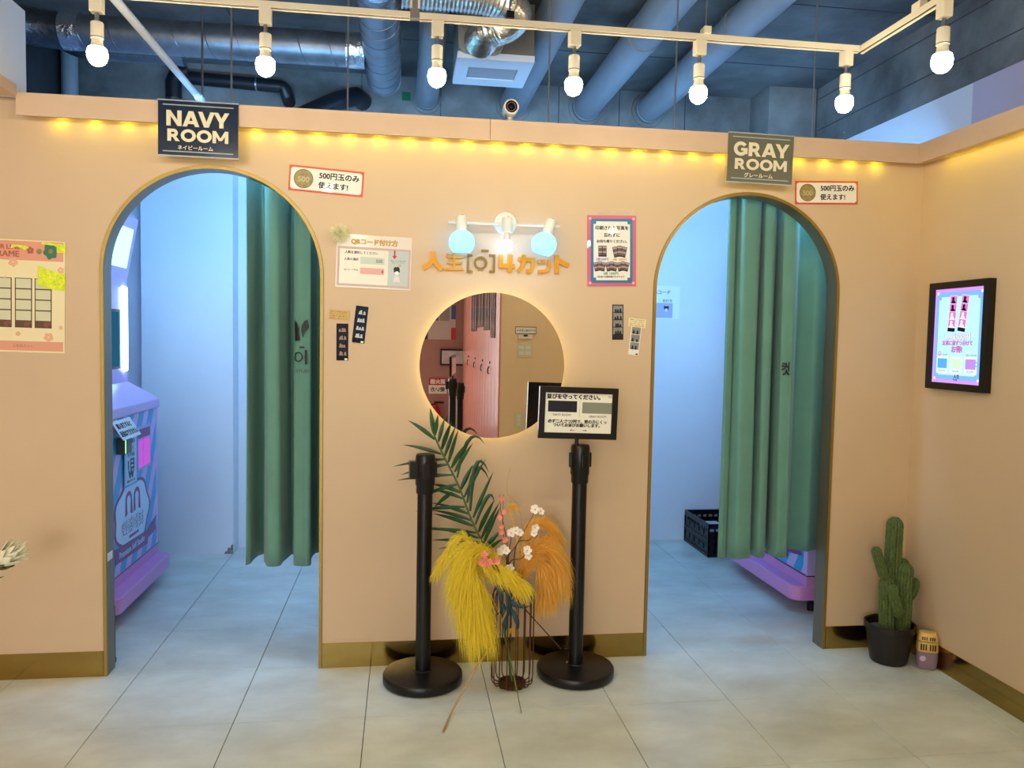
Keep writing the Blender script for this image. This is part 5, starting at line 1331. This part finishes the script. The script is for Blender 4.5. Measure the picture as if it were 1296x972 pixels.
# pipes through the far wall
for i, (px, py, r, lab) in enumerate(((540, 126, .077, 'pale pipe running to the far wall behind the third bulb'), (650, 132, .096, 'pale pipe passing above the wall camera'), (741, 137, .096, 'pale pipe running back behind the fourth bulb'), (820, 140, .094, 'pale pipe running back behind the fifth bulb'))):
    p = W(px, py, YB); z = min(p.z, ZC-r-.03)
    t = thing('drain_pipe', lab, 'pipe', (p.x, YB, z), group='pale pipes under the ceiling')
    if i == 0: MB().tube([(0, -1.36, .18), (0, -1.36, .08), (0, -1.33, .025), (0, -1.27, 0), (0, -.0005, 0)], r, 36).build('pipe', M_pvc, t)
    else: MB().tube([(0, -2.6, 0), (0, -.0005, 0)], r, 36).build('pipe', M_pvc, t)
    MB().tube([(0, -.05, 0), (0, -.03, 0)], r*1.045, 36).build('collar', M_pvc, t)
    if i > 1: MB().tube([(0, -.95-.2*i, 0), (0, -1.02-.2*i, 0)], r*1.06, 36).build('coupling', M_pvc, t)
    MB().lathe([(r*1.03, -.012), (r*1.3, -.012), (r*1.34, -.001)], n=36, M=Matrix.Rotation(-PI/2, 4, 'X')).build('mortar_ring', M_conc, t)
    MB().box(-.012, .012, -1.3, -1.27, r*.95, ZC-z).build('pipe_hanger', M_steel, t)
# thin conduit
t = thing('conduit_pipe', 'thin white conduit slanting down to the top of the navy sign', 'pipe', (.392, .42, 2.6))
MB().tube([(0, -1.6, 0), (0, -.03, 0)], .0155, 16).build('pipe', mat('white_conduit', (214, 220, 226), .35), t)
MB().tube([(0, -.035, 0), (0, .02, -.0)], .019, 16).build('end_fitting', mat('fitting_grey', (160, 168, 176), .4), t)
MB().tube([(.012, .0, -.02), (.012, .0, ZC-2.6)], .005, 8).build('hanger_rod', M_steel, t)
MB().box(-.02, .03, -.012, .012, -.035, -.018).build('clamp', M_steel, t)
MB().box(0.0, .02, -.01, .01, -.18, -.018).build('strap', M_steel, t)
# threaded rods from the ceiling to the wall top
for px, lab in ((293, 'thin ceiling rod standing on the wall top just behind the navy sign'), (440, 'thin ceiling rod on the wall top just left of the spiral duct'), (694, 'thin ceiling rod on the wall top beside the wall camera'), (854, 'thin ceiling rod on the wall top behind the fifth bulb'), (1029, 'thin ceiling rod on the wall top just right of the gray sign')):
    x = W(px, 140, .04).x
    t = thing('ceiling_rod', lab, 'rod', (x, .04, HW))
    MB().tube([(0, 0, 0), (0, 0, ZC-HW)], .0042, 8).build('rod', mat('grey_rod', (120, 126, 130), .45, metal=.5), t)
    MB().box(-.02, .02, -.015, .015, 0, .006).build('foot_plate', M_steel, t)
# black insulated pipes
t = thing('insulated_pipe', 'black insulated pipe with an elbow into the far wall beside the navy sign', 'pipe', (.56, 2.02, 3.15))
MB().tube([(-.62, 0, .03), (-.04, 0, .01)]+[Vector((-.04, 0, .01))+Vector((.04*math.sin(a), .0, -.06*(1-math.cos(a)))) for a in (.4, .8, 1.2)]+[Vector((.0, .129, -.055))], .043, 18).build('pipe', M_rub, t)
MB().tube([(-.2, 0, .016), (-.19, 0, .016)], .046, 18).build('band', M_steel, t)
MB().lathe([(.045, -.003), (.1, -.003), (.105, .0)], n=28, c=(0, 0, 0), M=Matrix.Translation((0, .129, -.055)) @ Matrix.Rotation(PI/2, 4, 'X')).build('mortar_ring', M_conc, t)
t = thing('insulated_pipe', 'black upright insulated pipe behind the navy sign', 'pipe', (-.16, 2.0, 2.42))
MB().tube([(0, 0, 0), (0, 0, .72), (.02, 0, .78), (.09, 0, .8)], .052, 18).build('pipe', M_rub, t)
MB().tube([(0, 0, .6), (0, 0, .61)], .054, 18).build('band', M_steel, t)
t = thing('insulated_pipe', 'black cable bundle slanting into the far wall below the spiral duct', 'pipe', (.9, 1.9, 2.95))
MB().tube([(-.25, -.1, -.06), (0, 0, .10), (.12, .1, .17), (.16, .249, .18)], .062, 18).build('pipe', M_rub, t)
t = thing('wall_tag', 'small green tag on the concrete far wall beside a pale pipe', 'tag', (W(514, 122, YB).x, YB, W(514, 122, YB).z))
MB().box(-.03, .03, -.003, 0, -.03, .03).build('plate', mat('green_tag', (20, 110, 70), .5), t)
# plain dark box and upright pale pipe at the far left
t = thing('dark_box', 'plain dark box rising beside the side bulkhead', 'duct chase', (-1.35, 1.75, 2.42))
MB().box(-.45, .47, -.2, .37, 0, ZC-2.421).build('casing', mat('dark_box_grey', (46, 48, 50), .8, var=.2, vscale=4), t)
t = thing('drain_pipe', 'upright pale pipe beside the plain dark box', 'pipe', (-.80, 2.0, 2.42), group='pale pipes under the ceiling')
MB().tube([(0, 0, 0), (0, 0, ZC-2.42)], .05, 24).build('pipe', M_pvc, t)
# wall camera
p = W(645.5, 139, -.05)
t = thing('wall_camera', 'white bullet security camera standing on the crown board', 'camera', (p.x, -.045, HW+.001))
q = Matrix.Translation((0, -.02, p.z-HW)) @ Matrix.Rotation(PI/2, 4, 'X')
MB().lathe([(.0005, -.06), (.026, -.058), (.0325, -.05), (.0335, 0), (.0335, .03), (.031, .034), (.026, .034)], n=36, M=q).build('shell', mat('white_shell', (232, 232, 228), .35), t)
MB().lathe([(.0265, .0335), (.0265, .030), (.0005, .030)], n=36, M=q).build('front_glass', mat('lens_black', (14, 12, 14), .12), t)
MB().lathe([(.0165, .0315), (.020, .0315), (.020, .030), (.0165, .030)], n=28, M=q).build('infrared_ring', mat('ir_ring', (120, 84, 70), .4), t)
MB().lathe([(.0005, .036), (.006, .035), (.010, .031)], n=20, M=q).build('lens', mat('lens_glass', (20, 20, 30), .05), t)
MB().tube([(0, -.005, .003), (0, -.005, p.z-HW-.03)], .011, 14).build('mount', mat('mount_grey', (200, 196, 184), .4), t)
MB().lathe([(.0005, .0), (.024, 0), (.024, .006), (.011, .012)], n=24, c=(0, -.005, 0)).build('mount_foot', MATS['mount_grey'], t)

# ================================================================== what the mirror shows of the room behind
def RMr(px, py, k): p = W(px, py, k); return Vector((p.x, -k, p.z))
KB = 8.165
def wall_item(name, label, cat, px0, py0, px1, py1, k, th=.02):
    a, b = RMr(px0, py0, k), RMr(px1, py1, k)
    t = thing(name, label, cat, ((a.x+b.x)/2, -k, (a.z+b.z)/2), (0, 0, PI)); return t, abs(b.x-a.x), abs(a.z-b.z)
t, w, h = wall_item('rear_screen', 'small black framed screen on the mauve wall seen in the mirror', 'screen', 557, 441.5, 587, 462.5, KB)
MB().box(-w/2, w/2, -.04, 0, -h/2, h/2).build('frame', M_black, t)
MB().box(-w*.44, w*.44, -.042, -.04, -h*.4, h*.4).build('display', mat('rear_display', (190, 186, 190), .2, var=.2, vscale=6), t)
t, w, h = wall_item('rear_poster', 'poster of booth pictures on the mauve wall seen in the mirror', 'poster', 537, 386, 576, 430, KB)
MB().box(-w/2, w/2, -.004, 0, -h/2, h/2).build('sheet', mat('rear_paper', (196, 186, 180), .8, spec=.1), t)
for q, (x0, x1, z0_, z1_, c_) in enumerate(((-.5, -.36, .1, .5, (60, 90, 150)), (-.5, -.36, -.5, -.15, (190, 50, 60)), (-.3, .0, .05, .45, (150, 146, 150)), (.05, .34, .05, .45, (84, 84, 96)), (.38, .5, .05, .5, (50, 60, 90)), (.38, .5, -.5, -.15, (40, 44, 60)))):
    MB().box(x0*w, x1*w, -.006, -.004, z0_*h, z1_*h).build('printed_picture', mat('rear_print_%d' % q, c_, .5), t)
t, w, h = wall_item('extinguisher_sign', 'red and white fire extinguisher sign on the mauve wall seen in the mirror', 'sign', 542.5, 478, 565, 498, KB)
MB().box(-w/2, w/2, -.004, 0, -h/2, h/2).build('plate', M_paper, t)
MB().box(-w/2, w/2, -.006, -.004, h*.05, h/2).build('red_band', mat('signal_red', (176, 20, 40), .4), t)
lettering(t, '消火器', 0, h*.28, w=w*.86, y=-.008, m=M_paper, bold=.05)
lettering(t, '使い方', 0, -h*.22, w=w*.8, y=-.006, bold=.03)
p = RMr(551, 520, KB-.12)
t = thing('fire_extinguisher', 'red fire extinguisher by the mauve wall seen in the mirror', 'extinguisher', (p.x, p.y, 0))
MB().lathe([(.0005, .003), (.07, .003), (.075, .02), (.075, .4), (.06, .46), (.03, .49), (.03, .52), (.0005, .52)], n=28).build('cylinder', mat('signal_red', (176, 20, 40)), t)
MB().box(-.02, .12, -.015, .015, .53, .56).build('handle', M_black, t)
MB().tube([(0, .02, .53), (-.1, .04, .5), (-.11, .03, .2)], .012, 8).build('hose', M_black, t)
# two stanchions in a row, one with a small sign turned edge-on
for px, lab, H_ in ((572.5, 'black belt stanchion by the pink boarded wall, seen in the mirror with a narrow sign', 1.10), (582, 'second black belt stanchion by the pink boarded wall, seen in the mirror', 1.04)):
    p = RMr(px, 480, 4.15 if H_ > 1.05 else 4.5)
    stanchion(lab, p.x, p.y, .3, H_, 'black belt stanchions')
    if H_ > 1.05:
        q = thing('edge_sign', 'narrow black framed sign on the mirrored stanchion', 'sign', (p.x, p.y, H_), (0, .08, PI-1.3))
        MB().box(-.105, .105, -.01, .01, .03, .22).build('frame', M_black, q); MB().box(-.085, .085, -.013, -.009, .05, .20).build('sheet', mat('rose_sheet', (206, 150, 140), .3), q)
        MB().tube([(0, 0, 0), (0, 0, .04)], .009, 10).build('post', M_black, q)
# hooks and hanging photo sleeves on the boarded wall
for i, y in enumerate((-7.06, -6.1, -5.2, -4.45)):
    t = thing('coat_hook', 'black coat hook on the pink boarded wall seen in the mirror', 'hook', (2.231, y, 1.24), (0, 0, -PI/2), 'coat hooks on the pink boarded wall')
    MB().box(-.03, .03, -.012, 0, .0, .022).build('plate', M_black, t); MB().tube([(0, -.008, -.03), (0, -.02, -.05), (0, -.022, -.09), (0, -.01, -.105)], .007, 8).build('prong', M_black, t)
M_film = mat('glossy_photo_sleeve', (110, 96, 98), .12, var=.5, vscale=14, rgb2=(58, 50, 54))
for i, (y, z0_, wd_) in enumerate(((-6.3, 1.58, .7), (-5.5, 1.62, .7), (-4.8, 1.58, .55), (-4.2, 1.50, .36))):
    t = thing('photo_sleeve', 'glossy sleeve of photo strips hung on the pink boarded wall seen in the mirror', 'photo sleeve', (2.229, y, z0_), (0, 0, -PI/2), 'photo sleeves on the pink boarded wall')
    MB().box(-wd_/2, wd_/2, -.006, 0, 0, .75).build('backing', M_film, t)
    for k in range(4): MB().box(-wd_/2+wd_*(k+.12)/4, -wd_/2+wd_*(k+.85)/4, -.009, -.006, .03, .72).build('photo_strip', M_film if k % 2 else mat('sleeve_pale', (150, 140, 140), .15), t)
# cream wall fittings
KC = 3.70
t, w, h = wall_item('small_sign', 'small white Japanese sign over a holder on the cream wall seen in the mirror', 'sign', 651, 413.5, 677, 423, KC)
MB().box(-w/2, w/2, -.008, 0, -h/2, h/2).build('edge', M_black, t); MB().box(-w*.48, w*.48, -.0095, -.008, -h*.42, h*.42).build('plate', M_paper, t); lettering(t, 'トイレはこちら→', 0, 0, w=w*.86, y=-.0105, bold=.03)
MB().box(-w*.3, w*.36, -.03, 0, -h*1.15, -h*.55).build('holder', M_cream, t); MB().box(-w*.08, w*.12, -.032, -.03, -h*.85, -h*.6).build('holder_slot', M_black, t)
for px0, py0, px1, py1, lab, nb in ((653.5, 434, 671.5, 452.5, 'square light switch plate on the cream wall seen in the mirror', 2), (650, 521.5, 661, 540, 'upright socket plate low on the cream wall seen in the mirror', 1)):
    t, w, h = wall_item('switch_plate', lab, 'switch', px0, py0, px1, py1, KC)
    MB().box(-w/2, w/2, -.008, 0, -h/2, h/2).build('plate', mat('ivory_plate', (214, 210, 176), .4), t, bevel=.003)
    for i in range(nb):
        for j in range(3 if nb == 1 else 2):
            cx = (i-(nb-1)/2)*w*.45; cz = (j-(1 if nb == 1 else .5))*h*(.28 if nb == 1 else .38)
            MB().box(cx-w*.17, cx+w*.17, -.012, -.008, cz-h*.11, cz+h*.11).build('rocker', mat('ivory_rocker', (228, 226, 204), .35), t)
for o in list(col.objects):
    if o.type == 'MESH' and o.data.users == 1: o.data.name = o.name
